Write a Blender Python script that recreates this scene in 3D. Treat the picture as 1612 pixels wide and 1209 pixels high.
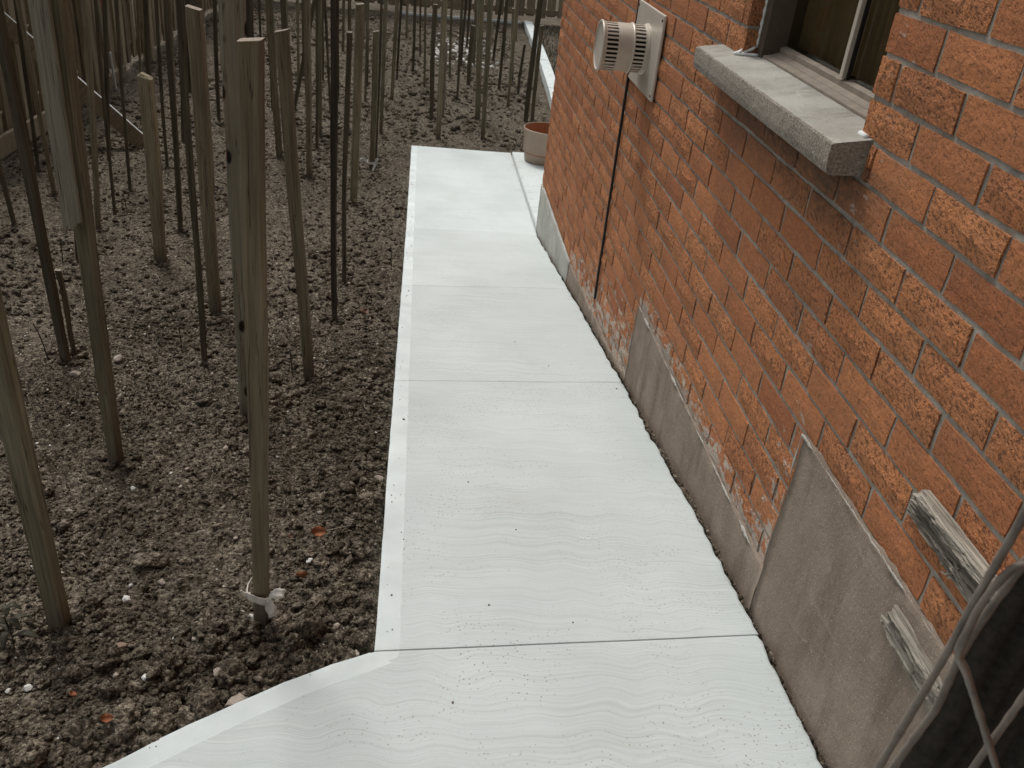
import bpy, bmesh, math, random
import numpy as np
from mathutils import Vector, Matrix, noise as mnoise
PI = math.pi
scene = bpy.context.scene
for o in list(bpy.data.objects): bpy.data.objects.remove(o)
CAM_R=[[0.9921189, -0.0445051, -0.1171299], [-0.0790357, 0.503095, -0.8606095], [0.097229, 0.8630844, 0.4956126]]
# ------------------------------------------------------------ camera, sky, sun, exposure
cam_d = bpy.data.cameras.new('camera'); cam = bpy.data.objects.new('camera', cam_d)
scene.collection.objects.link(cam); scene.camera = cam
cam.matrix_world = Matrix([CAM_R[0]+[0.0], CAM_R[1]+[0.0], CAM_R[2]+[1.25], [0,0,0,1]])
cam_d.sensor_width = 36.0; cam_d.lens = 1423/1612*36
cam_d.clip_start = 0.02; cam_d.clip_end = 400
cam_d.dof.use_dof = True; cam_d.dof.focus_distance = 1.8; cam_d.dof.aperture_fstop = 20
SUN_EL, SUN_AZ = math.radians(60), math.radians(-24)     # azimuth from +Y towards +X
world = bpy.data.worlds.new('World'); scene.world = world; world.use_nodes = True
wn = world.node_tree; wn.nodes.clear()
sky = wn.nodes.new('ShaderNodeTexSky'); sky.sky_type = 'NISHITA'; sky.sun_disc = False
sky.sun_elevation = SUN_EL; sky.sun_rotation = SUN_AZ
sky.air_density = 1.0; sky.dust_density = 5.0; sky.ozone_density = 0.6
hs = wn.nodes.new('ShaderNodeHueSaturation'); hs.inputs['Saturation'].default_value = 0.22
bg = wn.nodes.new('ShaderNodeBackground'); bg.inputs['Strength'].default_value = 0.11
wo = wn.nodes.new('ShaderNodeOutputWorld')
wn.links.new(sky.outputs[0], hs.inputs['Color']); wn.links.new(hs.outputs[0], bg.inputs['Color']); wn.links.new(bg.outputs[0], wo.inputs['Surface'])
sun_d = bpy.data.lights.new('sun', 'SUN'); sun_d.energy = 1.65; sun_d.angle = math.radians(14); sun_d.color = (1.0, 0.97, 0.93)
sun = bpy.data.objects.new('sun', sun_d); scene.collection.objects.link(sun)
sd = Vector((math.sin(SUN_AZ)*math.cos(SUN_EL), math.cos(SUN_AZ)*math.cos(SUN_EL), math.sin(SUN_EL)))
sun.rotation_euler = sd.to_track_quat('Z', 'Y').to_euler()
scene.view_settings.view_transform = 'Standard'; scene.view_settings.look = 'None'
scene.view_settings.gamma = 1.0; scene.view_settings.use_curve_mapping = False
scene.view_settings.exposure = 0.16
STAKES=[
(-0.615, 1.285, -0.051, -0.632, 1.285, 1.508, 0.0401, 'grey', 'thick grey-brown stake nearest the camera at the left edge of the bed'),
(-0.258, 1.32, -0.054, -0.23, 1.32, 1.011, 0.032, 'brown', 'tall flat-topped square stake with a cloth strip tied round its foot'),
(-0.437, 2.236, -0.171, -0.427, 2.236, 1.354, 0.06, 'knotty', 'pale weathered stake with knot holes and orange paint streaks, behind the flat-topped stake'),
(-0.7, 1.908, -0.118, -0.678, 1.908, 1.481, 0.036, 'grey', 'dark stake with a pale broken board fixed along its upper half'),
(-1.47, 3.892, -0.442, -1.356, 3.892, 1.092, 0.0226, 'dark', 'thin black stick almost hidden behind the stake with the broken board'),
(-1.065, 2.605, -0.232, -1.116, 2.605, 1.284, 0.0301, 'dark', 'dark stake leaning left with a short stub standing against its foot'),
(-1.059, 2.661, -0.241, -1.068, 2.661, 0.048, 0.0163, 'dark', 'short dark stub standing against the foot of the left-leaning dark stake'),
(-1.952, 4.45, -0.534, -1.963, 4.45, 1.067, 0.0252, 'dark', 'bent thin stake at the left frame edge, close to the board fence'),
(-2.056, 5.249, -0.644, -2.096, 5.249, 1.085, 0.0257, 'grey', 'narrow grey stake in front of the left fence, left of the broken board'),
(-1.574, 4.493, -0.541, -1.453, 4.493, 1.155, 0.0257, 'grey', 'narrow stake directly right of the broken board'),
(-1.687, 5.428, -0.65, -1.621, 5.428, 1.04, 0.019, 'dark', 'thin dark stake crossing in front of the leaning fence brace'),
(-1.137, 3.981, -0.457, -1.124, 3.981, 0.345, 0.0554, 'grey', 'waist-high grey stake with rounded top beside the foot of the leaning brace'),
(-1.602, 5.971, -0.667, -1.56, 5.971, 0.887, 0.0207, 'dark', 'thin stick just right of the stake at the brace foot'),
(-1.195, 4.583, -0.555, -1.144, 4.583, 1.078, 0.0264, 'dark', 'dark slender stake between the brace-foot stake and the thick doubled stakes'),
(-1.669, 6.682, -0.691, -1.604, 6.682, 0.877, 0.0229, 'dark', 'very thin far stick left of the thick doubled stakes'),
(-0.734, 3.21, -0.331, -0.733, 3.21, 0.752, 0.047, 'grey', 'thick stake with a bright cut top, right one of the doubled pair'),
(-0.657, 2.676, -0.243, -0.629, 2.676, 1.3, 0.0208, 'dark', 'blackened stake, left one of the doubled pair'),
(-1.217, 5.516, -0.653, -1.214, 5.516, 0.307, 0.0156, 'grey', 'slim lath with a pale top close behind the thick doubled stakes'),
(-0.312, 2.607, -0.232, -0.369, 2.607, 0.808, 0.0347, 'grey', 'squared stake with a pale sawn top, leaning left, right of the tall flat-topped stake'),
(-0.947, 6.389, -0.681, -0.997, 6.389, 0.845, 0.05, 'grey', 'wide pale stake tucked behind the left side of the squared leaning stake'),
(-0.909, 6.634, -0.689, -0.936, 6.634, 0.864, 0.0415, 'grey', 'slim stake rising behind the sawn top of the squared leaning stake'),
(-1.002, 7.501, -0.708, -0.643, 7.501, 0.987, 0.0308, 'dark', 'thin dark stick slanting strongly to the right'),
(-0.708, 6.056, -0.67, -0.702, 6.056, 1.037, 0.0385, 'grey', 'straight grey stake crossed by the slanting dark stick'),
(-0.73, 6.784, -0.694, -0.706, 6.784, 1.007, 0.0236, 'dark', 'thin straight stick between the crossed grey stake and the black square stake'),
(-0.743, 7.989, -0.712, -0.848, 7.989, 0.985, 0.0218, 'dark', 'thin leaning stick touching the left side of the black square stake'),
(-0.283, 3.209, -0.33, -0.281, 3.209, 1.218, 0.0222, 'black', 'straight almost black square stake left of the path end'),
(-0.296, 3.794, -0.426, -0.274, 3.794, 0.624, 0.02, 'dark', 'thin dark stick standing close to the left of the stake with the dangling string loop'),
(-0.371, 5.473, -0.651, -0.347, 5.473, 0.499, 0.0473, 'grey', 'grey stake with a loop of string dangling beside it'),
(-0.303, 6.329, -0.679, -0.293, 6.329, 0.224, 0.0403, 'grey', 'stake with a white capped top and a white rag tied at its foot'),
(-0.286, 6.598, -0.688, -0.271, 6.598, 0.889, 0.0186, 'dark', 'thin stick right behind the stake with the white rag'),
(-0.285, 7.415, -0.707, -0.263, 7.415, 0.95, 0.0309, 'grey', 'slim stake leaning right, next behind the white rag'),
(-0.239, 8.594, -0.718, -0.204, 8.594, 0.965, 0.0352, 'grey', 'slim far stake standing alone between the white-rag stake and the path'),
(-0.002, 11.004, -0.741, -0.082, 11.004, 0.971, 0.022, 'dark', 'far thin stick above the left corner of the path'),
(0.116, 8.0, -0.712, 0.104, 8.0, 0.205, 0.0387, 'dark', 'dark notched stake beyond the path end'),
(0.176, 7.353, -0.706, 0.158, 7.353, 1.014, 0.0411, 'grey', 'paler stake just right of the dark notched stake'),
(0.223, 8.129, -0.714, 0.219, 8.129, -0.104, 0.0225, 'pale', 'short pale lath leaning on the paler stake beyond the path'),
(0.464, 10.631, -0.738, 0.501, 10.631, 0.784, 0.0286, 'dark', 'far thin stick in front of the pale rubble'),
(0.508, 9.544, -0.727, 0.511, 9.544, -0.162, 0.0455, 'grey', 'low stake with a cut top among the pale rubble'),
(0.62, 10.897, -0.74, 0.566, 10.897, 0.91, 0.0367, 'grey', 'stake rising behind the low cut stake near the pale rubble'),
(0.534, 8.162, -0.714, 0.459, 8.162, 0.952, 0.05, 'grey', 'left stake of a close pair beyond the path end'),
(0.543, 7.462, -0.707, 0.502, 7.462, 0.919, 0.0367, 'grey', 'right stake of a close pair beyond the path end'),
(0.652, 9.062, -0.723, 0.658, 9.062, -0.071, 0.0311, 'pale', 'short pale-topped lath against the close pair'),
(0.868, 11.217, -0.743, 0.965, 11.217, 0.798, 0.0377, 'dark', 'far stick leaning right, right of the close pair'),
(1.017, 11.588, -0.747, 0.969, 11.588, 0.871, 0.0311, 'dark', 'far thin stick near the end of the white back edging'),
(0.988, 9.966, -0.731, 0.939, 9.966, -0.023, 0.034, 'grey', 'slim stake with a pale top near the top of the white kerb'),
(1.002, 9.34, -0.725, 1.019, 9.34, -0.265, 0.0257, 'dark', 'short dark stick leaning right beside the white kerb'),
(0.971, 8.187, -0.714, 0.994, 8.187, 0.808, 0.0457, 'dark', 'dark stake leaning across the white kerb'),
(1.039, 8.281, -0.715, 1.035, 8.281, 0.075, 0.0347, 'grey', 'lighter stake leaning with the dark one across the white kerb'),
(1.27, 12.82, -0.759, 1.219, 12.82, 0.974, 0.0342, 'grey', 'far stake at the corner of the white kerb and back edging'),
(-0.62, 10.318, -0.735, -0.59, 10.318, 0.981, 0.0275, 'grey', 'far slim stake behind the string-loop stake'),
(-0.861, 10.784, -0.739, -0.848, 10.784, 0.898, 0.0286, 'grey', 'far slim stake right of the black square stake'),
(-0.177, 12.031, -0.751, -0.211, 12.031, 0.824, 0.0318, 'grey', 'far slim stake at the start of the white back edging'),
(-1.128, 6.302, -0.678, -1.097, 6.302, 1.049, 0.0307, 'dark', 'dark stake just right of the knotty stake, mostly hidden'),
(-1.116, 9.249, -0.724, -1.116, 9.249, 0.919, 0.0248, 'grey', 'far slim stake left of the crossed grey stake'),
(-1.979, 8.33, -0.715, -1.884, 8.33, 1.002, 0.047, 'dark', 'far dark stick left of the bright cut top'),
(-1.882, 9.232, -0.724, -1.827, 9.232, 0.987, 0.0306, 'grey', 'far grey stake left of the knotty stake'),
(-1.992, 6.053, -0.67, -1.843, 6.053, 0.95, 0.025, 'dark', 'one of the thin unmarked sticks crowding the far rows of the bed'),
(-2.357, 8.183, -0.714, -2.25, 8.183, 0.886, 0.0218, 'grey', 'one of the thin unmarked sticks crowding the far rows of the bed'),
(-2.072, 7.359, -0.706, -1.983, 7.359, 0.941, 0.0248, 'dark', 'one of the thin unmarked sticks crowding the far rows of the bed'),
(-1.541, 7.327, -0.706, -1.484, 7.327, 0.901, 0.0299, 'dark', 'one of the thin unmarked sticks crowding the far rows of the bed'),
(-1.672, 8.191, -0.714, -1.581, 8.191, 0.823, 0.022, 'grey', 'one of the thin unmarked sticks crowding the far rows of the bed'),
(-1.431, 8.821, -0.72, -1.444, 8.821, 0.856, 0.0236, 'dark', 'one of the thin unmarked sticks crowding the far rows of the bed'),
(-1.207, 7.875, -0.711, -1.24, 7.875, 0.992, 0.0321, 'dark', 'one of the thin unmarked sticks crowding the far rows of the bed'),
(-1.094, 8.674, -0.719, -1.087, 8.674, 0.792, 0.0234, 'grey', 'one of the thin unmarked sticks crowding the far rows of the bed'),
(-0.941, 9.323, -0.725, -0.957, 9.323, 0.786, 0.025, 'dark', 'one of the thin unmarked sticks crowding the far rows of the bed'),
(-0.726, 8.545, -0.718, -0.718, 8.545, 0.939, 0.029, 'dark', 'one of the thin unmarked sticks crowding the far rows of the bed'),
(-0.47, 8.379, -0.716, -0.447, 8.379, 0.854, 0.0229, 'grey', 'one of the thin unmarked sticks crowding the far rows of the bed'),
(-0.224, 9.625, -0.728, -0.209, 9.625, 0.906, 0.026, 'dark', 'one of the thin unmarked sticks crowding the far rows of the bed'),
(-0.068, 10.028, -0.732, -0.062, 10.028, 0.886, 0.0337, 'dark', 'one of the thin unmarked sticks crowding the far rows of the bed'),
(0.32, 9.855, -0.73, 0.274, 9.855, 0.855, 0.0267, 'grey', 'one of the thin unmarked sticks crowding the far rows of the bed'),
(0.375, 8.958, -0.722, 0.353, 8.958, 1.028, 0.0245, 'dark', 'one of the thin unmarked sticks crowding the far rows of the bed'),
(0.807, 9.415, -0.726, 0.804, 9.415, 0.823, 0.0322, 'dark', 'one of the thin unmarked sticks crowding the far rows of the bed'),
(0.851, 8.722, -0.719, 0.847, 8.722, 0.884, 0.0302, 'grey', 'one of the thin unmarked sticks crowding the far rows of the bed'),
(-1.652, 4.999, -0.623, -1.593, 4.999, 0.926, 0.0177, 'dark', 'one of the thin unmarked sticks crowding the far rows of the bed'),
(-1.778, 6.283, -0.678, -1.678, 6.283, 0.977, 0.026, 'dark', 'one of the thin unmarked sticks crowding the far rows of the bed'),
(-2.048, 8.049, -0.713, -1.987, 8.049, 0.855, 0.0215, 'grey', 'one of the thin unmarked sticks crowding the far rows of the bed'),
(-1.539, 6.535, -0.686, -1.469, 6.535, 0.901, 0.0225, 'dark', 'one of the thin unmarked sticks crowding the far rows of the bed'),
(-1.32, 7.611, -0.709, -1.284, 7.611, 0.978, 0.0311, 'dark', 'one of the thin unmarked sticks crowding the far rows of the bed'),
(-0.742, 7.177, -0.704, -0.73, 7.177, 0.876, 0.0248, 'grey', 'one of the thin unmarked sticks crowding the far rows of the bed'),
(-0.551, 7.436, -0.707, -0.546, 7.436, 0.933, 0.0257, 'dark', 'one of the thin unmarked sticks crowding the far rows of the bed'),
(-0.501, 9.198, -0.724, -0.518, 9.198, 1.002, 0.031, 'dark', 'one of the thin unmarked sticks crowding the far rows of the bed'),
(0.055, 9.424, -0.726, 0.017, 9.424, 0.799, 0.0256, 'grey', 'one of the thin unmarked sticks crowding the far rows of the bed'),
(0.578, 11.955, -0.75, 0.581, 11.955, 0.765, 0.0319, 'dark', 'one of the thin unmarked sticks crowding the far rows of the bed'),
(-2.333, 5.77, -0.661, -2.286, 5.77, 0.896, 0.0238, 'dark', 'one of the thin unmarked sticks crowding the far rows of the bed'),
]
BOARD=[(-0.7078, 1.8779, 0.9473), (-0.7072, 1.8779, 0.5333)]
WIRES=[[(0.3075, 0.33, 1.0296), (0.3028, 0.33, 1.0029), (0.301, 0.33, 0.949), (0.2999, 0.33, 0.8981), (0.2857, 0.33, 0.8084), (0.2781, 0.33, 0.7596)], [(0.3286, 0.335, 0.9999), (0.3207, 0.335, 0.9667), (0.3161, 0.335, 0.9311), (0.312, 0.335, 0.8978), (0.3095, 0.335, 0.8569), (0.3043, 0.335, 0.8016), (0.3015, 0.335, 0.7582)], [(0.3275, 0.325, 0.9672), (0.3078, 0.325, 0.973), (0.3016, 0.325, 0.9537), (0.2996, 0.325, 0.9405), (0.2979, 0.325, 0.9223), (0.3009, 0.325, 0.9083), (0.3099, 0.325, 0.8939), (0.3512, 0.325, 0.8254), (0.3918, 0.325, 0.7648)], [(0.366, 0.33, 0.9277), (0.3567, 0.33, 0.8709), (0.3504, 0.33, 0.8246), (0.3474, 0.33, 0.7772)]]
SCREEN=[(0.355, 0.36, 0.9813), (0.3476, 0.36, 0.941), (0.3428, 0.36, 0.9014), (0.3393, 0.36, 0.8663), (0.338, 0.36, 0.8219), (0.3314, 0.36, 0.7681), (0.3286, 0.36, 0.7215)]
STONES=[
(-0.508, 1.488, 0.058, 'brown', 'large flat brown stone in the bed right of the nearest stake'),
(-0.488, 1.225, 0.0299, 'pinkish', 'small rectangular pinkish brick fragment lying in the soil'),
(-0.522, 1.367, 0.0198, 'white', 'white angular stone right of the foot of the nearest stake'),
(-0.426, 1.145, 0.0155, 'white', 'white rounded pebble low in the bed, below the brick fragment'),
(-0.478, 1.159, 0.0133, 'beige', 'beige pebble directly below the brick fragment'),
(-0.621, 1.14, 0.0141, 'white', 'pale oval pebble at the lower left of the bed'),
(-0.655, 1.143, 0.0098, 'white', 'small white sliver at the lower left frame edge'),
(-0.475, 1.437, 0.0155, 'beige', 'beige stone touching the lower edge of the large flat brown stone'),
(-0.162, 1.294, 0.0562, 'clod', 'tall pale-faced clod just left of the slab corner'),
(-0.187, 1.248, 0.0429, 'clod', 'upright clod leaning on the tall pale-faced clod'),
(-0.14, 1.198, 0.0395, 'clod', 'rounded clod pressed against the slab below the tall clod'),
(-0.268, 1.123, 0.0376, 'beige', 'pinkish white chunk resting on the edge of the curved slab'),
(-0.316, 1.098, 0.0564, 'clod', 'big crumbly clod beside the curved edge, left of the pinkish chunk'),
(-0.379, 1.052, 0.0462, 'clod', 'crumbly lump along the curved edge between the two big clods'),
(-0.555, 0.982, 0.0456, 'clod', 'big rounded clod in the lower left corner of the bed'),
(-0.309, 1.183, 0.0205, 'beige', 'squarish pale stone above the pinkish chunk'),
(-0.277, 1.329, 0.0148, 'white', 'white chip touching the foot of the cloth-tied stake'),
(-0.227, 1.296, 0.0292, 'pinkish', 'reddish brown shard at the foot of the cloth-tied stake'),
(-0.188, 1.524, 0.0178, 'white', 'white pebble left of the curled orange leaf'),
(-0.071, 1.247, 0.0216, 'beige', 'pale cube-like stone next to the slab corner'),
(-0.094, 1.362, 0.0305, 'clod', 'grey clod close to the straight path edge'),
(-0.622, 1.772, 0.0134, 'white', 'white pebble right of the foot of the broken-board stake'),
(-1.002, 2.499, 0.031, 'beige', 'pale stone below the foot of the left-leaning dark stake'),
(-0.923, 2.656, 0.0307, 'beige', 'pale stone between the left-leaning stake and the blackened stake'),
(-0.053, 1.861, 0.0255, 'beige', 'pale stone touching the straight path edge'),
]
LEAVES=[(-0.178, 1.591, -0.08), (-0.194, 1.427, -0.064), (-0.46, 1.045, -0.027), (-0.493, 1.008, -0.024), (-0.175, 3.228, -0.334), (-0.238, 1.577, -0.079), (-0.53, 1.098, -0.033)]
TWIGS=[(-0.764, 2.809, -0.265), (-0.371, 2.642, -0.238), (-1.531, 3.876, -0.44), (-1.116, 2.598, -0.231), (-0.682, 1.24, -0.046), (-1.59, 5.022, -0.627), (-0.988, 4.858, -0.6), (-0.019, 4.077, -0.472)]
RUB=[(0.222, 12.249, -0.753), (0.343, 12.215, -0.753), (0.45, 11.659, -0.748), (0.596, 12.452, -0.755), (0.66, 11.998, -0.751), (0.659, 11.117, -0.742), (0.81, 12.569, -0.756)]
BRACE=[(-1.876, 6.467, -0.684), (-2.6, 6.228, 0.114)]
CORDS=[(-2.55, 8.039, -0.003), (-2.55, 8.04, -0.368), (-2.55, 8.091, -0.412), (-2.55, 8.139, -0.731)]
# ------------------------------------------------------------ helpers
COL = scene.collection
def new_obj(name, me, parent=None):
    o = bpy.data.objects.new(name, me); COL.objects.link(o)
    if parent is not None: o.parent = parent
    return o
def empty(name, loc=(0,0,0), label=None, cat=None, group=None, kind=None):
    o = bpy.data.objects.new(name, None); COL.objects.link(o); o.location = loc; o.empty_display_size = .05
    bpy.context.view_layer.update() if False else None
    return tag(o, label, cat, group, kind)
def tag(o, label=None, cat=None, group=None, kind=None):
    if label: o['label'] = label
    if cat: o['category'] = cat
    if group: o['group'] = group
    if kind: o['kind'] = kind
    return o
def mesh(name, V, F, mats=(), smooth=False, attrs=None, fmat=None):
    me = bpy.data.meshes.new(name)
    V = np.asarray(V, dtype=np.float32)
    if isinstance(F, np.ndarray):
        k = F.shape[1]; me.vertices.add(len(V)); me.vertices.foreach_set('co', V.ravel())
        me.loops.add(F.size); me.loops.foreach_set('vertex_index', F.ravel().astype(np.int32))
        me.polygons.add(len(F)); me.polygons.foreach_set('loop_start', np.arange(0, F.size, k, dtype=np.int32))
    else:
        me.from_pydata([tuple(v) for v in V], [], F)
    for m in mats: me.materials.append(m)
    if fmat is not None: me.polygons.foreach_set('material_index', np.asarray(fmat, dtype=np.int32))
    me.update(calc_edges=True)
    if smooth: me.polygons.foreach_set('use_smooth', np.ones(len(me.polygons), dtype=bool))
    if attrs:
        for an, av in attrs.items():
            a = me.attributes.new(an, 'FLOAT', 'POINT'); a.data.foreach_set('value', np.asarray(av, dtype=np.float32))
    return me
def gz(y):
    return np.interp(y, [-4, 0, .933, 1.8, 5.093, 7.067, 14, 60],
                     [.143, .0667, -.0167, -.1, -.6387, -.7033, -.77, -.95])
# numpy gradient-ish value noise
def vnoise(x, y, seed=0):
    xi = np.floor(x).astype(np.int64); yi = np.floor(y).astype(np.int64)
    xf = x-xi; yf = y-yi
    u = xf*xf*xf*(xf*(xf*6-15)+10); v = yf*yf*yf*(yf*(yf*6-15)+10)
    def hsh(a, b):
        n = (a*374761393 + b*668265263 + seed*974634777) & 0xffffffff
        n = ((n ^ (n >> 13))*1274126177) & 0xffffffff
        n = (n ^ (n >> 16)) & 0xffff
        return n/32767.5-1
    a = hsh(xi, yi); b = hsh(xi+1, yi); c = hsh(xi, yi+1); d = hsh(xi+1, yi+1)
    return a*(1-u)*(1-v)+b*u*(1-v)+c*(1-u)*v+d*u*v
# ------------------------------------------------------------ material helpers
class NT:
    def __init__(s, name):
        s.m = bpy.data.materials.new(name); s.m.use_nodes = True; s.t = s.m.node_tree
        s.b = s.t.nodes['Principled BSDF']
    def n(s, typ, **kw):
        nd = s.t.nodes.new(typ)
        for k, v in kw.items():
            if k.startswith('i_'):
                key = k[2:]; key = int(key) if key.isdigit() else key.replace('_', ' ')
                if hasattr(v, 'links') or isinstance(v, bpy.types.NodeSocket): s.t.links.new(v, nd.inputs[key])
                else: nd.inputs[key].default_value = v
            else: setattr(nd, k, v)
        return nd
    def l(s, a, b): s.t.links.new(a, b)
    def math(s, op, a, b=0.0, c=None):
        nd = s.t.nodes.new('ShaderNodeMath'); nd.operation = op
        for i, v in enumerate((a, b) if c is None else (a, b, c)):
            if isinstance(v, bpy.types.NodeSocket): s.l(v, nd.inputs[i])
            else: nd.inputs[i].default_value = v
        return nd.outputs[0]
    def noise(s, vec, scale, detail=4, rough=.55, dist=0.0):
        nd = s.t.nodes.new('ShaderNodeTexNoise'); nd.inputs['Scale'].default_value = scale
        nd.inputs['Detail'].default_value = detail; nd.inputs['Roughness'].default_value = rough; nd.inputs['Distortion'].default_value = dist
        if vec is not None: s.l(vec, nd.inputs['Vector'])
        return nd.outputs['Fac']
    def vor(s, vec, scale, feature='F1', rand=1.0):
        nd = s.t.nodes.new('ShaderNodeTexVoronoi'); nd.feature = feature; nd.inputs['Scale'].default_value = scale; nd.inputs['Randomness'].default_value = rand
        s.l(vec, nd.inputs['Vector']); return nd
    def mapr(s, v, a, b, c=0.0, d=1.0):
        nd = s.t.nodes.new('ShaderNodeMapRange'); s.l(v, nd.inputs[0])
        for i, k in enumerate((a, b, c, d)): nd.inputs[i+1].default_value = k
        return nd.outputs[0]
    def mix(s, f, a, b):
        nd = s.t.nodes.new('ShaderNodeMix'); nd.data_type = 'RGBA'
        for k, v in ((0, f), (6, a), (7, b)):
            if isinstance(v, bpy.types.NodeSocket): s.l(v, nd.inputs[k])
            else: nd.inputs[k].default_value = v if k == 0 else (tuple(v)+(1.0,))[:4]
        return nd.outputs[2]
    def scale(s, vec, xyz):
        nd = s.t.nodes.new('ShaderNodeVectorMath'); nd.operation = 'MULTIPLY'; s.l(vec, nd.inputs[0]); nd.inputs[1].default_value = xyz
        return nd.outputs[0]
    def add(s, vec, v2):
        nd = s.t.nodes.new('ShaderNodeVectorMath'); nd.operation = 'ADD'; s.l(vec, nd.inputs[0])
        if isinstance(v2, bpy.types.NodeSocket): s.l(v2, nd.inputs[1])
        else: nd.inputs[1].default_value = v2
        return nd.outputs[0]
    def pos(s): return s.t.nodes.new('ShaderNodeNewGeometry').outputs['Position']
    def obj(s): return s.t.nodes.new('ShaderNodeTexCoord').outputs['Object']
    def rnd(s): return s.t.nodes.new('ShaderNodeObjectInfo').outputs['Random']
    def attr(s, name):
        nd = s.t.nodes.new('ShaderNodeAttribute'); nd.attribute_name = name; return nd.outputs['Fac']
    def bump(s, h, strength, dist):
        nd = s.t.nodes.new('ShaderNodeBump'); nd.inputs['Strength'].default_value = strength; nd.inputs['Distance'].default_value = dist
        s.l(h, nd.inputs['Height'])
        if s.b.inputs['Normal'].is_linked: s.l(s.b.inputs['Normal'].links[0].from_socket, nd.inputs['Normal'])
        s.l(nd.outputs[0], s.b.inputs['Normal'])
    def done(s, col, rough=.9, spec=.25, metal=0.0):
        if isinstance(col, bpy.types.NodeSocket): s.l(col, s.b.inputs['Base Color'])
        else: s.b.inputs['Base Color'].default_value = (tuple(col)+(1.0,))[:4]
        if isinstance(rough, bpy.types.NodeSocket): s.l(rough, s.b.inputs['Roughness'])
        else: s.b.inputs['Roughness'].default_value = rough
        s.b.inputs['Specular IOR Level'].default_value = spec; s.b.inputs['Metallic'].default_value = metal
        return s.m

def m_soil(name='soil', k=1.0):
    t = NT(name); p = t.pos()
    wv = t.n('ShaderNodeTexNoise'); wv.inputs['Scale'].default_value = 45; t.l(p, wv.inputs['Vector'])
    q = t.add(p, t.scale(t.add(wv.outputs['Color'], (-.5, -.5, -.5)), (.014, .014, .014)))
    a = t.noise(p, 2.6, 5, .6); b = t.noise(p, 60.0, 6, .7); c = t.noise(p, 330.0, 3, .7)
    v1 = t.vor(q, 85.0); v2 = t.vor(q, 210.0)
    def cell(v):
        sp = t.n('ShaderNodeSeparateColor'); t.l(v.outputs['Color'], sp.inputs[0]); return sp.outputs[0]
    f = lambda *x: tuple(y*k*w for y, w in zip(x, (1.0, .96, .90)))
    col = t.mix(t.mapr(a, .35, .65), f(.132, .112, .087), f(.232, .203, .163))
    tone = t.math('ADD', t.math('MULTIPLY', cell(v1), .45), t.math('ADD', t.math('MULTIPLY', cell(v2), .55), t.math('MULTIPLY', t.math('SUBTRACT', b, .5), 1.1)))
    col = t.mix(t.mapr(tone, .28, .68, .92, 0), col, f(.056, .046, .035))
    col = t.mix(t.mapr(tone, .68, 1.05, 0, .8), col, f(.40, .36, .30))
    col = t.mix(t.mapr(c, .60, .78, 0, .6), col, f(.42, .375, .315))
    v = t.vor(p, 130.0); col = t.mix(t.math('MULTIPLY', t.math('LESS_THAN', v.outputs['Distance'], .17), t.math('GREATER_THAN', b, .57)), col, (.46, .43, .37))
    crumb = t.math('ADD', t.math('MULTIPLY', v1.outputs['Distance'], -1.0), t.math('MULTIPLY', v2.outputs['Distance'], -.5))
    t.bump(b, .8, .012); t.bump(crumb, 1.0, .010); t.bump(c, .7, .003)
    return t.done(col, .95, .12)
def m_stone(name, c1, c2, sc=40):
    t = NT(name); p = t.pos(); a = t.noise(p, sc, 5, .65); b = t.noise(p, sc*6, 3, .6)
    col = t.mix(t.mapr(a, .3, .7), c1, c2); t.bump(a, .7, .006); t.bump(b, .6, .002)
    return t.done(col, .9, .25)
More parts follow.
